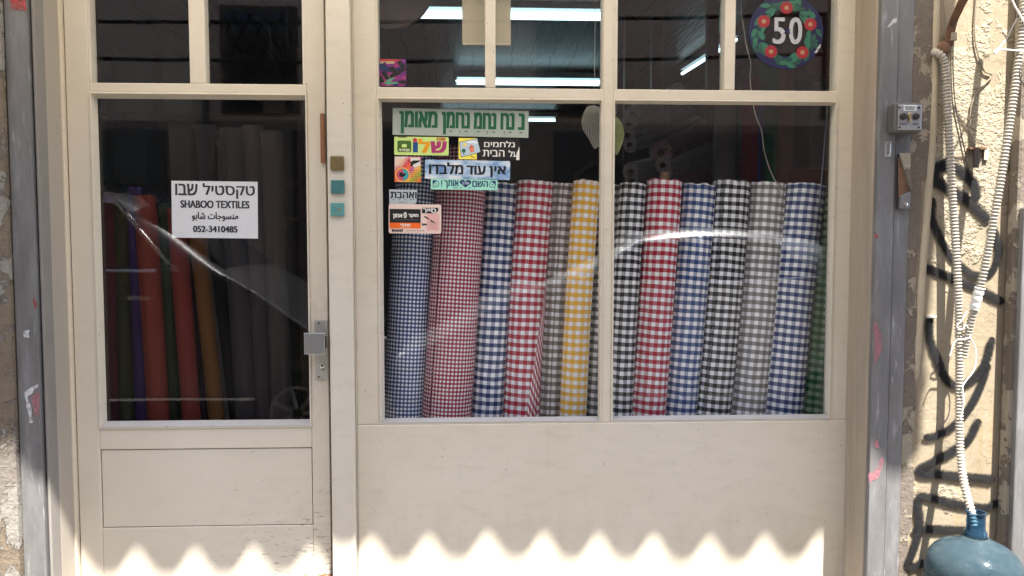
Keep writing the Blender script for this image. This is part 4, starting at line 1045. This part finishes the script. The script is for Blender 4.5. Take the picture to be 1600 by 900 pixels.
# shelving with boxes and folded cloth seen dimly through the door
sh = thing('shelf_rack', 'shelves with pale boxes dimly visible through the door glass', 'shelf')
for px in (172, 252, 470):
    x0 = P(px, 220, 1.6).x; MB().box(x0-.02, x0+.02, 1.6, 2.0, .004, 2.6).build('upright', M['darkwood'], sh)
SHZ = [P(300, py, 1.6).z for py in (176, 283, 340)]
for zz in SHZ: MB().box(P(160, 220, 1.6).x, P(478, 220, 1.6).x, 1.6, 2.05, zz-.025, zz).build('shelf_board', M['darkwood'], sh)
def carton(label, px0, px1, py0, py1, Y, c, name='carton', taper=0):
    x0, x1, z0, z1 = rect(px0, px1, py0, py1, Y); z0 = min(SHZ, key=lambda q_: abs(q_-z0))+.001
    mb = MB(); t_ = taper
    mb.grid([[(x0+t_, Y+t_, z0), (x1-t_, Y+t_, z0), (x1-t_, Y+.3-t_, z0), (x0+t_, Y+.3-t_, z0)], [(x0, Y, z1), (x1, Y, z1), (x1, Y+.3, z1), (x0, Y+.3, z1)]], True)
    mb.fan([(x0, Y, z1), (x1, Y, z1), (x1, Y+.3, z1), (x0, Y+.3, z1)]); mb.fan([(x0+t_, Y+t_, z0), (x1-t_, Y+t_, z0), (x1-t_, Y+.3-t_, z0), (x0+t_, Y+.3-t_, z0)], True)
    o = mb.build(name, plain('pale_plastic', c, .6), bevel=.006)
    MB().box(x0-.008, x1+.008, Y-.008, Y+.308, z1-.02, z1+.006).build('rim', plain('pale_rim', tuple(q_*1.1 for q_ in c), .6), o, bevel=.004)
    return tag(o, label, 'box', 'boxes on the shelves behind the door')
carton('pale grey tub on the shelf behind the door, left one', 256, 300, 192, 283, 1.65, (.42, .4, .4), 'storage_tub', .02)
carton('pale grey tub on the shelf behind the door, right one', 303, 336, 196, 283, 1.68, (.38, .36, .36), 'storage_tub', .02)
carton('flat white box behind the door above the paper sign', 340, 398, 222, 283, 1.66, (.4, .38, .38))
carton('dull white box on the shelf near the door lock side', 410, 446, 150, 176, 1.66, (.34, .33, .33))
for k in range(5):
    x0, x1, z0, z1 = rect(186, 262, 330-k*9, 339-k*9, 1.66); zz = SHZ[2]+.001+k*.032
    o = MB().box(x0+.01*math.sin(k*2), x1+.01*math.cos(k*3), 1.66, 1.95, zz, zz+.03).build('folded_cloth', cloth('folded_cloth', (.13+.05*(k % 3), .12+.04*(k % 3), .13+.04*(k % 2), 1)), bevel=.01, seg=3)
    tag(o, ('bottom', 'second from bottom', 'middle', 'second from top', 'topmost')[k]+' folded grey cloth of the stack on the left shelf', 'cloth', 'folded cloths stacked on the shelf')

# ================================================================== RIGHT WALL: GRAFFITI, CONDUITS, WIRES, BOTTLE
def gr_mat():
    g = NG('black_spray_paint'); uv = g.n('ShaderNodeSeparateXYZ', i_Vector=g.co('UV')); v = g.co()
    e = g.math('ABSOLUTE', uv.outputs[0])      # 0 centre .. 1 edge
    n_ = g.noise(v, 120, 3, .7)
    a = g.math('SUBTRACT', g.math('ADD', 1.18, g.math('MULTIPLY', g.math('SUBTRACT', n_, .5), .9)), e)
    al = g.g(a, .06, .6)
    hole = g.g(g.noise(v, 55, 6, .75), .27, .36)
    g.set(g.b, 'Alpha', g.math('MULTIPLY', g.math('MULTIPLY', al, g.math('ADD', .55, g.math('MULTIPLY', hole, .45))), .97))
    col = g.mix(g.noise(v, 14, 4), (.007, .007, .008, 1), (.022, .022, .023, 1))
    return g.fin(col, .9, g.bump(g.noise(v, 62, 3, .6), .35, .008), spec=.12)
M['graf'] = gr_mat()
strokes = [
 ([(1526, 304), (1521, 286), (1503, 268), (1483, 259), (1466, 262), (1459, 275), (1468, 287), (1488, 298), (1511, 313), (1540, 340)], 17),
 ([(1456, 315), (1456, 341), (1465, 364), (1482, 396), (1505, 419), (1525, 431), (1546, 427), (1557, 408), (1559, 382), (1550, 355)], 13),
 ([(1450, 420), (1482, 433), (1520, 448), (1562, 470)], 14),
 ([(1452, 503), (1453, 530), (1464, 561), (1475, 588), (1491, 602), (1509, 599), (1528, 583), (1541, 562), (1548, 533)], 14),
 ([(1542, 574), (1528, 612), (1509, 644), (1485, 668), (1461, 681), (1448, 683)], 13),
 ([(1526, 661), (1512, 687), (1488, 704), (1456, 722), (1436, 733), (1440, 739), (1456, 740), (1500, 744), (1546, 748)], 15),
 ([(1554, 787), (1537, 793), (1500, 788), (1451, 777), (1436, 775), (1433, 788), (1435, 807), (1436, 826), (1427, 856), (1418, 880), (1422, 885), (1441, 879)], 14),
 ([(1431, 828), (1451, 826), (1505, 828)], 14)]
gy = YW_R-.004
for si, (pts, wpx) in enumerate(strokes):
    path = smooth_path([P(a, b, 0).xz.to_3d() if False else Vector((P(a, b, gy).x, P(a, b, gy).z, 0)) for a, b in pts], 9)
    hw = wpx*.5*2.55/F*1.16
    # round end caps
    d0 = (path[0]-path[1]).normalized(); d1 = (path[-1]-path[-2]).normalized()
    rows = []; seq = []
    for k in (1.0, .8, .5): seq.append((path[0]+d0*hw*k*.9, math.sqrt(max(0.02, 1-k*k)), -d0))
    for i, p in enumerate(path): seq.append((p, 1, (path[min(i+1, len(path)-1)]-path[max(i-1, 0)]).normalized()))
    for k in (.5, .8, 1.0): seq.append((path[-1]+d1*hw*k*.9, math.sqrt(max(0.02, 1-k*k)), d1))
    for i, (p, s_, t) in enumerate(seq):
        n2 = Vector((-t.y, t.x, 0)); wv = hw*s_*(1+.14*noise.noise(p*14))
        y_ = gy-.0006*si-.00003*i
        rows.append([Vector(((p+n2*wv*u).x, y_, (p+n2*wv*u).y)) for u in (-1, 0, 1)])
    mb = MB(); n_ = len(mb.f)
    mb.grid(rows, False, uv=lambda i, j: (j-1, i*.02)); mb.build('graffiti', M['graf'], wr)

def conduit(label, pts, r, n=10, pitch=.0115):
    path = smooth_path([P(*p) for p in pts], 14)
    # resample by arc length
    out = [path[0]]; acc = 0; L = 0; step = pitch/4
    for a, b in zip(path, path[1:]):
        d = (b-a).length; 
        while acc + d >= step:
            t = (step-acc)/d; a = a.lerp(b, t); out.append(a); d = (b-a).length; acc = 0
        acc += d
    rad = [r*(1.0 if k % 4 in (0, 1) else .76) for k in range(len(out))]
    o = MB().tube(out, rad, 14).build('corrugated_conduit', M['conduit'], smooth=True, angle=80)
    return tag(o, label, 'conduit', 'white corrugated conduits on the right wall')
wy = YW_R
conduit('white corrugated conduit running from the rusty bar down into the bottle', [(1460, 82, wy-.008), (1464, 83, wy-.022), (1471, 88, wy-.024), (1476, 100, wy-.024), (1479, 130, wy-.024), (1481, 180, wy-.026), (1483.5, 230, wy-.03), (1486.5, 280, wy-.034), (1490, 340, wy-.038), (1494, 400, wy-.044), (1497, 460, wy-.05), (1498.5, 520, wy-.052), (1499, 580, wy-.054), (1498.5, 630, wy-.058), (1499.5, 690, wy-.072), (1504, 740, wy-.105), (1511, 775, wy-.14), (1518, 800, wy-.168), (1522, 822, wy-.185)], .0138)
c2 = [(1607, -60, .13), (1600, 0, .13), (1596, 50, .13), (1589, 110, .13), (1580, 175, .13), (1570, 240, .128), (1562, 290, .126), (1553, 340, .12), (1544, 390, .11), (1533.5, 440, .1), (1523, 480, .086), (1514, 515, .07), (1507, 548, .058), (1505, 560, .055)]
conduit('white corrugated conduit coming down from the upper right corner', [(a, b, wy-d) for a, b, d in c2], .0132)
# tape wrapped round the second conduit
tp = [P(a, b, wy-d) for a, b, d in ((1531.5, 449, .097), (1527, 464, .092), (1522, 483, .085))]
tag(MB().tube(smooth_path(tp, 6), [.0158+.0015*math.sin(k*2.1) for k in range(13)], 14, False).build('tape_wrap', plain('clear_tape', (.66, .64, .6), .25), smooth=True), 'pale shiny tape wrapped round the slanting conduit', 'tape')
def wire(label, pts, r, m, name='wire', Y0=None, cat='wire', n=8):
    path = smooth_path([P(a, b, (q_[0] if q_ else Y0)) for a, b, *q_ in pts], n)
    return tag(MB().tube(path, r, 6).build(name, m, smooth=True), label, cat)
wire('thin grey wire running down the stucco right of the rusty bar', [(1528, -40), (1525, 0), (1523, 35), (1524, 65), (1531, 95), (1538, 111), (1547, 115), (1550, 119), (1540, 130), (1526, 145), (1517, 168), (1516, 198), (1520, 226)], .0028, plain('grey_wire', (.2, .165, .12), .6), Y0=wy-.006)
wire('thin brown wire hanging from the rusty bar along the first conduit', [(1490, 60), (1489, 88), (1490, 130), (1493, 165), (1500, 200), (1508, 238), (1513, 262), (1519, 278)], .0022, M['wire_dark'], Y0=wy-.006)
wire('short thin wire in the upper stucco left of the rusty bar', [(1474, -40), (1474, 0), (1476, 30), (1475, 58)], .0014, plain('brown_wire', (.22, .16, .1)), Y0=wy-.004)
wire('white wire tied from the slanting conduit up out of the photo', [(1575, -15), (1585, 8), (1594, 24), (1601, 36), (1610, 50)], .0032, M['wire_white'], Y0=wy-.145)
wire('black cable from the slanting conduit down to the white wire loop', [(1599, 12), (1591, 25), (1580, 46), (1571, 64)], .003, M['wire_dark'], Y0=wy-.14)
wire('white wire loop round the slanting conduit at its upper end', [(1571, 63), (1562, 74), (1553, 81), (1556, 83), (1562, 78), (1575, 78), (1599, 80), (1610, 79)], .003, M['wire_white'], Y0=wy-.14)
wire('white tie wire looped where the two conduits meet', [(1511, 486), (1502, 502), (1497, 506), (1496, 512), (1504, 514), (1509, 508), (1513, 514), (1516, 526), (1508, 530), (1495, 531), (1489, 541), (1484, 556)], .0022, M['wire_white'], Y0=wy-.078)
wire('loose white wire hanging below the joined conduits', [(1515, 527), (1522, 538), (1525, 555), (1522, 578), (1508, 597), (1504, 606), (1506, 622), (1504, 640), (1500, 655)], .0022, M['wire_white'], Y0=wy-.075)
wire('thin cable clipped along the far right edge of the wall', [(1601, 95), (1594, 108), (1594, 122), (1601, 134)], .002, M['wire_dark'], Y0=wy-.2)
# rusty flat bar with flange
rb = thing('iron_bar', 'rusty flat iron bar bent down to a round flange on the stucco', 'iron bar')
pa = smooth_path([P(a, b, YY) for a, b, YY in ((1522, -28, wy-.1), (1505, 0, wy-.08), (1497, 17, wy-.06), (1489.5, 33, wy-.035), (1486, 46, wy-.025), (1483.5, 60, wy-.02), (1482, 72, wy-.015))], 5)
rows = []
for i, p in enumerate(pa):
    t = (pa[min(i+1, len(pa)-1)]-pa[max(i-1, 0)]).normalized(); sd = t.cross(Vector((0, -1, 0))).normalized(); hw = .0145; q_ = Vector((0, -.004, 0))
    rows.append([p+sd*hw+q_, p-sd*hw+q_, p-sd*hw-q_, p+sd*hw-q_])
mb = MB(); mb.grid(rows, True); mb.fan(rows[0], True); mb.fan(rows[-1]); mb.build('bar', M['rust'], rb, bevel=.0015)
c = P(1474.5, 76, wy-.012); MB().lathe([(.024, .01), (.024, -.004), (.015, -.012), (.004, -.013)], (c.x, wy-.012, c.z), 22, 'y').build('flange', M['rust'], rb, smooth=True)
c = P(1487.5, 38, wy-.045); MB().lathe([(.006, 0), (.005, -.003)], (c.x, c.y, c.z), 10, 'y').build('bolt', M['black'], rb, smooth=True)
x0, x1, z0, z1 = rect(1487, 1496, 50, 63, wy-.03); MB().box(x0, x1, wy-.03, wy-.0005, z0, z1).build('bracket', M['cement'], rb, bevel=.003)
# hook bracket
hb = thing('hook_bracket', 'small rusty hook bracket on the wall with a dangling pipe stub', 'bracket')
x0, x1, z0, z1 = rect(1516, 1543, 230, 233.5, wy-.02); MB().box(x0, x1, wy-.02, wy-.0005, z0, z1).build('arm', M['rust'], hb, bevel=.001)
x0, x1, z0, z1 = rect(1520.5, 1529.5, 234, 262, wy-.015); c = P(1525, 248, wy-.016); MB().lathe([(.0095, z0-c.z), (.0095, z1-c.z)], (c.x, wy-.017, c.z), 14).build('pipe_stub', M['wire_dark'], hb, smooth=True)
x0, x1, z0, z1 = rect(1538, 1545, 232, 250, wy-.008); MB().box(x0, x1, wy-.008, wy-.0005, z0, z1).build('tab', plain('pale_tab', (.45, .4, .32)), hb, bevel=.001)
x0, x1, z0, z1 = rect(1450, 1463, 493, 497, wy-.012); nb = MB().box(x0, x1, wy-.014, wy-.0005, z0, z1).build('nail_clip', M['wire_white'], bevel=.0015); tag(nb, 'small white cable clip nailed above the lower graffiti stroke', 'clip')
# plastered vertical pipe at the left edge of the stucco
pp = smooth_path([P(a, b, wy+.003) for a, b in ((1462, -60), (1460, 60), (1458, 150), (1455, 220), (1450, 290), (1446, 350), (1441, 410), (1437, 470), (1432, 560), (1430, 620))], 8)
for i_ in range(10): pp[-1-i_].y += .034*(1-i_/10)**2
tag(MB().tube(pp, [.0145+.002*noise.noise(p*9) for p in pp], 14).build('plastered_pipe', plain('pale_plastered_pipe', (.4, .34, .24), .85, 0, .15, 25, .5), smooth=True), 'pale plastered pipe running down the left edge of the stucco', 'pipe')

# neighbour's steel rail and stone jamb at the right edge
nj = thing('stone_jamb', 'brown stone jamb with grey steel edge at the right photo border', 'door jamb')
x0 = P(1584, 450, -.205).x
MB().box(x0, x0+.1, -.205, wy-.0005, 0, 3.2).build('stone_face', M['cement'], nj, bevel=.012)
MB().box(x0+.012, x0+.16, -.225, wy-.0005, 0, 1.62).build('steel_edge', M['galv'], nj, bevel=.006)

# water bottle
BY = -.35; bc = P(1523, 870, BY)
zt = P(1523, 801, BY).z; sc = (P(1600.5, 870, BY).x-P(1445.5, 870, BY).x)/2*.87
def bottle_mat():
    g = NG('blue_polycarbonate'); v = g.co()
    n_ = g.noise(v, 9, 7, .7); sx = g.g(g.noise(g.map(v, (8, 8, 60)), 1.5, 4), .6, .75)
    g.set(g.b, 'Transmission Weight', .82); g.set(g.b, 'IOR', 1.12)
    col = g.mix(g.g(n_, .4, .75), (.1, .19, .25, 1), (.27, .36, .41, 1))
    r_ = g.math('ADD', .1, g.math('MULTIPLY', g.math('MAXIMUM', g.g(n_, .48, .7), sx), .3))
    sc_ = g.g(g.noise(g.map(v, (14, 14, 5)), 3, 6, .75, .6), .58, .7); col = g.mix(g.math('MULTIPLY', sc_, .45), col, (.5, .52, .53, 1))
    return g.fin(col, r_, g.bump(g.math('ADD', g.noise(v, 16, 5), sc_), .3, .006))
def bottle_blue():
    g = NG('blue_polycarbonate_neck'); g.set(g.b, 'Transmission Weight', .9); g.set(g.b, 'IOR', 1.15)
    return g.fin((.1, .24, .42, 1), .12)
wb = thing('water_bottle', 'large pale blue plastic water bottle with open neck under the conduit', 'water bottle', loc=(bc.x, BY, 0))
R = sc; nr = R*.19
zs_ = lambda py: P(1523, py, BY-R*.0).z
z_col, z_sh0 = zs_(834), zs_(842)
prof_out = [(R*.9, .18), (R, .2), (R, zs_(960)), (R*.955, zs_(950)), (R*.955, zs_(940)), (R, zs_(930)), (R, zs_(893)), (R*.985, zs_(884)), (R*.94, zs_(873)), (R*.84, zs_(863)), (R*.66, zs_(853)), (R*.46, zs_(846)), (R*.3, zs_(841))]
prof_in = [(r_-.004, z_-.002) for r_, z_ in reversed(prof_out)]
MB().lathe(prof_out+[(R*.27, zs_(838))]+[(R*.27-.004, zs_(838))]+prof_in[:-1]+[(R*.88, .186)], (0, 0, 0), 56, capb=False, capt=False).build('body', bottle_mat(), wb, smooth=True, angle=60)
mb = MB(); mb.lathe([(R*.9, .1795), (R*.88, .186)], (0, 0, 0), 56, capb=True, capt=True); mb.build('base', bottle_blue(), wb)
mb = MB(); nk = [(nr*1.22, zs_(838)), (nr*1.22, zs_(832)), (nr*1.02, zs_(829)), (nr*.98, zs_(820)), (nr*1.02, zs_(816)), (nr*.98, zs_(812)), (nr*.98, zs_(806)), (nr*1.06, zs_(804.5)), (nr*1.06, zs_(801)), (nr*.92, zs_(801)), (nr*.9, zs_(806)), (nr*.9, zs_(838))]
mb.lathe(nk, (0, 0, .003), 40, capb=False, capt=False); mb.build('neck', bottle_blue(), wb, smooth=True, angle=50)
tag(MB().box(bc.x-.26, 3.2, -.62, wy-.001, 0.001, .178).build('stone_step', M['peel'], bevel=.015), 'low stone step carrying the blue water bottle', 'step')

# ================================================================== AWNING
aw = thing('awning', 'sun bleached brown fabric awning with scalloped valance above the shop', 'awning')
AY, AZ = -1.03, 2.812
def aw_mat():
    g = NG('brown_awning_fabric'); v = g.co()
    # sun-bleached cloth that lets a good part of the sun through
    col = g.mix(g.noise(v, 4, 4), (.3, .215, .14, 1), (.36, .265, .18, 1))
    di = g.n('ShaderNodeBsdfDiffuse'); g.set(di, 0, col); tl = g.n('ShaderNodeBsdfTranslucent'); tl.inputs[0].default_value = (.84, .78, .69, 1)
    ad = g.n('ShaderNodeMixShader'); ad.inputs[0].default_value = AW_T
    g.t.links.new(di.outputs[0], ad.inputs[1]); g.t.links.new(tl.outputs[0], ad.inputs[2]); g.t.links.new(ad.outputs[0], g.out.inputs[0]); g.t.nodes.remove(g.b)
    return g.m
AW_T = .7
awm = aw_mat()
AX0, AXF, AXB = -3.4, 2.01, 1.7
rows = [[(AX0, YW_L-.02, 3.12), (AXB, YW_L-.02, 3.12)], [(AX0, AY, AZ+.24), (AXF, AY, AZ+.24)]]
mb = MB(); mb.grid(rows); mb.build('canopy', awm, aw)
PERv = .2105; n_ = 1000; top = []; bot = []
xph = P(576, 840, 0).x + .51*(-AY)          # a gap of the scallops throws the first light peak
for k in range(n_+1):
    x = AX0 + (AXF-AX0)*k/n_
    u = (x-xph)/PERv; u += .07*noise.noise(Vector((x*2.3, 4, 0)))
    h = .062*abs(math.cos(PI*u))**0
    c_ = .5+.5*math.cos(2*PI*u)              # 1 at the gaps
    z = AZ - .046 + (.094+.012*noise.noise(Vector((round(u)*3.3, 1, 0))))*(c_**1.55) + .004*noise.noise(Vector((x*5, 0, 0)))
    sway = .006*math.sin(x*3.1)
    top.append((x, AY, AZ+.245)); bot.append((x, AY+sway, z))
mb = MB(); mb.grid([top, bot]); mb.build('valance', awm, aw)
MB().tube([(AX0, AY+.02, AZ+.25), (AXF, AY+.02, AZ+.25)], .016, 10).build('front_bar', M['steel'], aw)
for x in (-2.6, 1.55): MB().tube([(x, AY+.03, AZ+.24), (x, YW_L-.01, 2.75)], .012, 8).build('arm', M['steel'], aw)

# ================================================================== THE STREET BEHIND THE CAMERA (seen in the panes)
ob_ = thing('stone_building', 'old brownish stone building across the street with barred windows', 'building', loc=(0, 0, 0))
OY = -9.4
obm = plain('brown_stone', (.3, .225, .17), .9, 0, .35, 3, .4)
MB().box(-16, 14, OY-6, OY, 0, 3.5).build('wall', obm, ob_)
MB().box(-16, 14, OY-6, OY-.002, 3.502, 9.5).build('wall', plain('pale_brown_stone', (.68, .5, .38), .9, 0, .35, 2.5, .4), ob_)
MB().box(-16, 14, OY+.001, OY+.14, 6.1, 6.25).build('cornice', plain('stone_cornice', (.3, .24, .19), .9, 0, .2, 5), ob_)
dkg = plain('dark_window_glass', (.02, .02, .025), .08)
for x in (-8.6, -3.5, 1.5, 6.2):
    f = MB().box(x-.6, x+.6, OY+.002, OY+.06, 3.6, 5.3).build('window', M['darkwood'], ob_)
    MB().box(x-.52, x+.52, OY+.0605, OY+.07, 3.68, 5.22).build('pane', dkg, f)
    mb = MB()
    for k in range(-5, 6):
        for s_ in (1, -1):
            a0 = Vector((x+k*.25-.42*s_, OY+.1, 3.7)); b0 = Vector((x+k*.25+.42*s_, OY+.1, 5.2))
            ts = [(t_, a0.lerp(b0, t_)) for t_ in [i/30 for i in range(31)]]
            inn = [p for t_, p in ts if abs(p.x-x) < .52]
            if len(inn) > 1: mb.tube([inn[0], inn[-1]], .012, 4)
    mb.build('lattice', M['black'], f)
for x, w_, c in ((-6.3, 2.6, (.07, .08, .08)), (-1.3, 3.4, (.075, .062, .062)), (3.0, 3.6, (.06, .05, .055)), (8.2, 2.8, (.06, .045, .04))):
    d_ = MB().box(x-w_/2, x+w_/2, OY+.002, OY+.07, .02, 3.35).build('roller_shutter', plain('shutter_paint', c, .5), ob_)
    mb = MB()
    for k in range(32): mb.box(x-w_/2+.03, x+w_/2-.03, OY+.0705, OY+.082, .08+k*.1, .14+k*.1)
    mb.build('slat', plain('shutter_slat', c, .45), d_)
MB().tube([(-4.35, OY+.08, 0), (-4.35, OY+.08, 9)], .05, 8).build('drain_pipe', plain('drain_grey', (.12, .1, .09)), ob_)
for lb, a, b, sag in (('upper of the black cables strung over the street', (-12, -6.0, 5.0), (10, -6.4, 4.7), .3), ('middle black cable strung over the street', (-12, -6.6, 4.3), (10, -6.2, 4.6), .25), ('lowest black cable strung over the street', (-12, -5.6, 3.75), (10, -6.8, 4.3), .35)):
    A_, B_ = Vector(a), Vector(b)
    tag(MB().tube([A_.lerp(B_, t_/20)-Vector((0, 0, sag*4*(t_/20)*(1-t_/20))) for t_ in range(21)], .026, 6).build('overhead_cable', M['black']), lb, 'cable', 'cables over the street')

def car(label, xf, dirn, ynear, paint, H=1.5, L=4.3, belt=.98):
    """xf: x of the front bumper, dirn: +1 faces +x, -1 faces -x"""
    root = thing('parked_car', label, 'car', 'cars parked along the kerb', (xf, ynear-.9, Z_ROAD))
    root.rotation_euler = (0, 0, 0 if dirn > 0 else PI)
    # stations from front (x=0) backwards (negative x)
    st = [(0, .55, .62, .62), (.06, .7, .72, .74), (.35, .82, .80, .83), (.95, .87, belt-.06, belt-.03), (1.15, .88, belt, belt+.02), (1.95, .885, belt+.02, H-.06), (2.4, .885, belt+.02, H), (3.1, .885, belt+.03, H-.01), (3.6, .88, belt+.04, H-.12), (L-.25, .86, belt+.03, belt+.16), (L-.06, .8, .8, .84), (L, .7, .6, .64)]
    rows = []
    for d, hw, bz, rz in st:
        gh = max(0, rz-bz); tin = .28*min(1, gh/.4)
        pr = [(hw*.9, .2), (hw, .36), (hw*1.01, .62), (hw*.985, bz), (hw-tin*.75, bz+gh*.75), (hw-tin-.08, rz), (hw*.35, rz+.025)]
        rows.append([(-d, y_, z_) for y_, z_ in pr]+[(-d, -y_, z_) for y_, z_ in reversed(pr)])
    mb = MB(); mb.grid(rows, True); mb.fan(rows[0], True); mb.fan(rows[-1])
    b = mb.build('body', paint, root, smooth=True, angle=45)
    sd = b.modifiers.new('sub', 'SUBSURF'); sd.levels = 2; sd.render_levels = 2
    rimm = plain('silver_rim_paint', (.34, .34, .35), .35, .2)
    gm = plain('dark_car_glass', (.012, .014, .018), .04)
    for s_ in (1, -1):
        yo = lambda z: (.86-.24*max(0, (z-belt)/(H-belt)))*s_
        for name, pts in (('side_window', [(-1.5, belt+.06), (-2.02, H-.12), (-2.5, H-.08), (-2.5, belt+.06)]), ('side_window', [(-2.56, belt+.06), (-2.56, H-.08), (-3.12, H-.1), (-3.45, belt+.1)])):
            r0 = [(x, yo(z)+.012*s_, z) for x, z in pts]; r1 = [(x, yo(z)-.06*s_, z) for x, z in pts]
            mb = MB(); mb.grid([r0, r1], True); mb.fan(r0); mb.fan(r1, True); f = mb.build(name, gm, root)
            MB().tube([(x, yo(z)+.016*s_, z) for x, z in pts+pts[:1]], .015, 6).build('chrome_trim', M['chrome'], f)
        for hx in (-1.75, -2.75): MB().box(hx-.09, hx+.09, .885*s_-.012, .885*s_+.022, belt-.16, belt-.13).build('door_handle', M['chrome'], root, bevel=.006)
        MB().box(-3.4, -.9, .885*s_-.01, .885*s_+.012, .42, .445).build('side_strip', M['chrome'], root, bevel=.003)
        c = (-1.5, .98*s_, belt+.06); mb = MB(); mb.lathe([(.005, -.06), (.06, -.05), (.085, 0), (.06, .05), (.005, .06)], c, 14); mb.build('side_mirror', paint, root, smooth=True)
        for wx in (-.57, -3.5):
            t_ = MB().lathe([(.2, -.1), (.3, -.1), (.32, -.06), (.32, .06), (.3, .1), (.2, .1)], (wx, .8*s_, .32), 28, 'y', True, True).build('wheel', M['rubber'], root, smooth=True, angle=50)
            mb = MB()
            for k in range(7):
                a = 2*PI*k/7
                p0 = Vector((wx+.04*math.cos(a), .91*s_, .32+.04*math.sin(a))); p1 = Vector((wx+.2*math.cos(a), .905*s_, .32+.2*math.sin(a))); mb.tube([p0, p1], .018, 6)
            mb.lathe([(.19, -.01), (.215, -.01), (.215, .01), (.19, .01)], (wx, .905*s_, .32), 28, 'y', False, False)
            mb.build('rim', rimm, t_, smooth=True)
        MB().lathe([(.01, .0), (.09, 0), (.08, .05), (.01, .07)], (-.12, .6*s_, .66), 16, 'x').build('headlight', plain('headlight_lens', (.7, .7, .72), .1), root, smooth=True)
        MB().box(-L+.02, -L+.1, .5*s_, .72*s_, .72, .86).build('tail_light', plain('tail_light_lens', (.4, .01, .01), .2), root, bevel=.01) if s_ > 0 else MB().box(-L+.02, -L+.1, -.72, -.5, .72, .86).build('tail_light', plain('tail_light_lens', (.4, .01, .01), .2), root, bevel=.01)
    # windscreen and rear window
    for name, a, b_ in (('windscreen', (-1.2, belt+.05), (-1.88, H-.07)), ('rear_window', (-L+.3, belt+.16), (-3.58, H-.14))):
        mb = MB(); k = 1 if name == 'windscreen' else -1
        q0 = [(a[0]+.0, -.7, a[1]), (a[0], .7, a[1]), (b_[0], .55, b_[1]), (b_[0], -.55, b_[1])]
        q1 = [(x+.03*k, y_, z+.04) for x, y_, z in q0]
        mb.grid([q0, q1], True); mb.fan(q0, True); mb.fan(q1); mb.build(name, gm, root)
    return root
def carpaint(name, c):
    g = NG(name); g.set(g.b, 'Coat Weight', .5); g.set(g.b, 'Coat Roughness', .03); v = g.co()
    return g.fin(g.mix(g.g(g.noise(v, 6, 5), .4, .8), c, tuple(x*.85+.02 for x in c[:3])+(1,)), .35, None, .3)
car('dark grey car parked behind the photographer, left of the silver one', -.85, 1, -3.0, carpaint('dark_car_paint', (.03, .032, .038, 1)), H=2.08, belt=1.36)
car('silver car parked behind the photographer, right of the dark one', -.74, -1, -3.0, carpaint('silver_car_paint', (.34, .35, .36, 1)), H=1.76, belt=1.26)
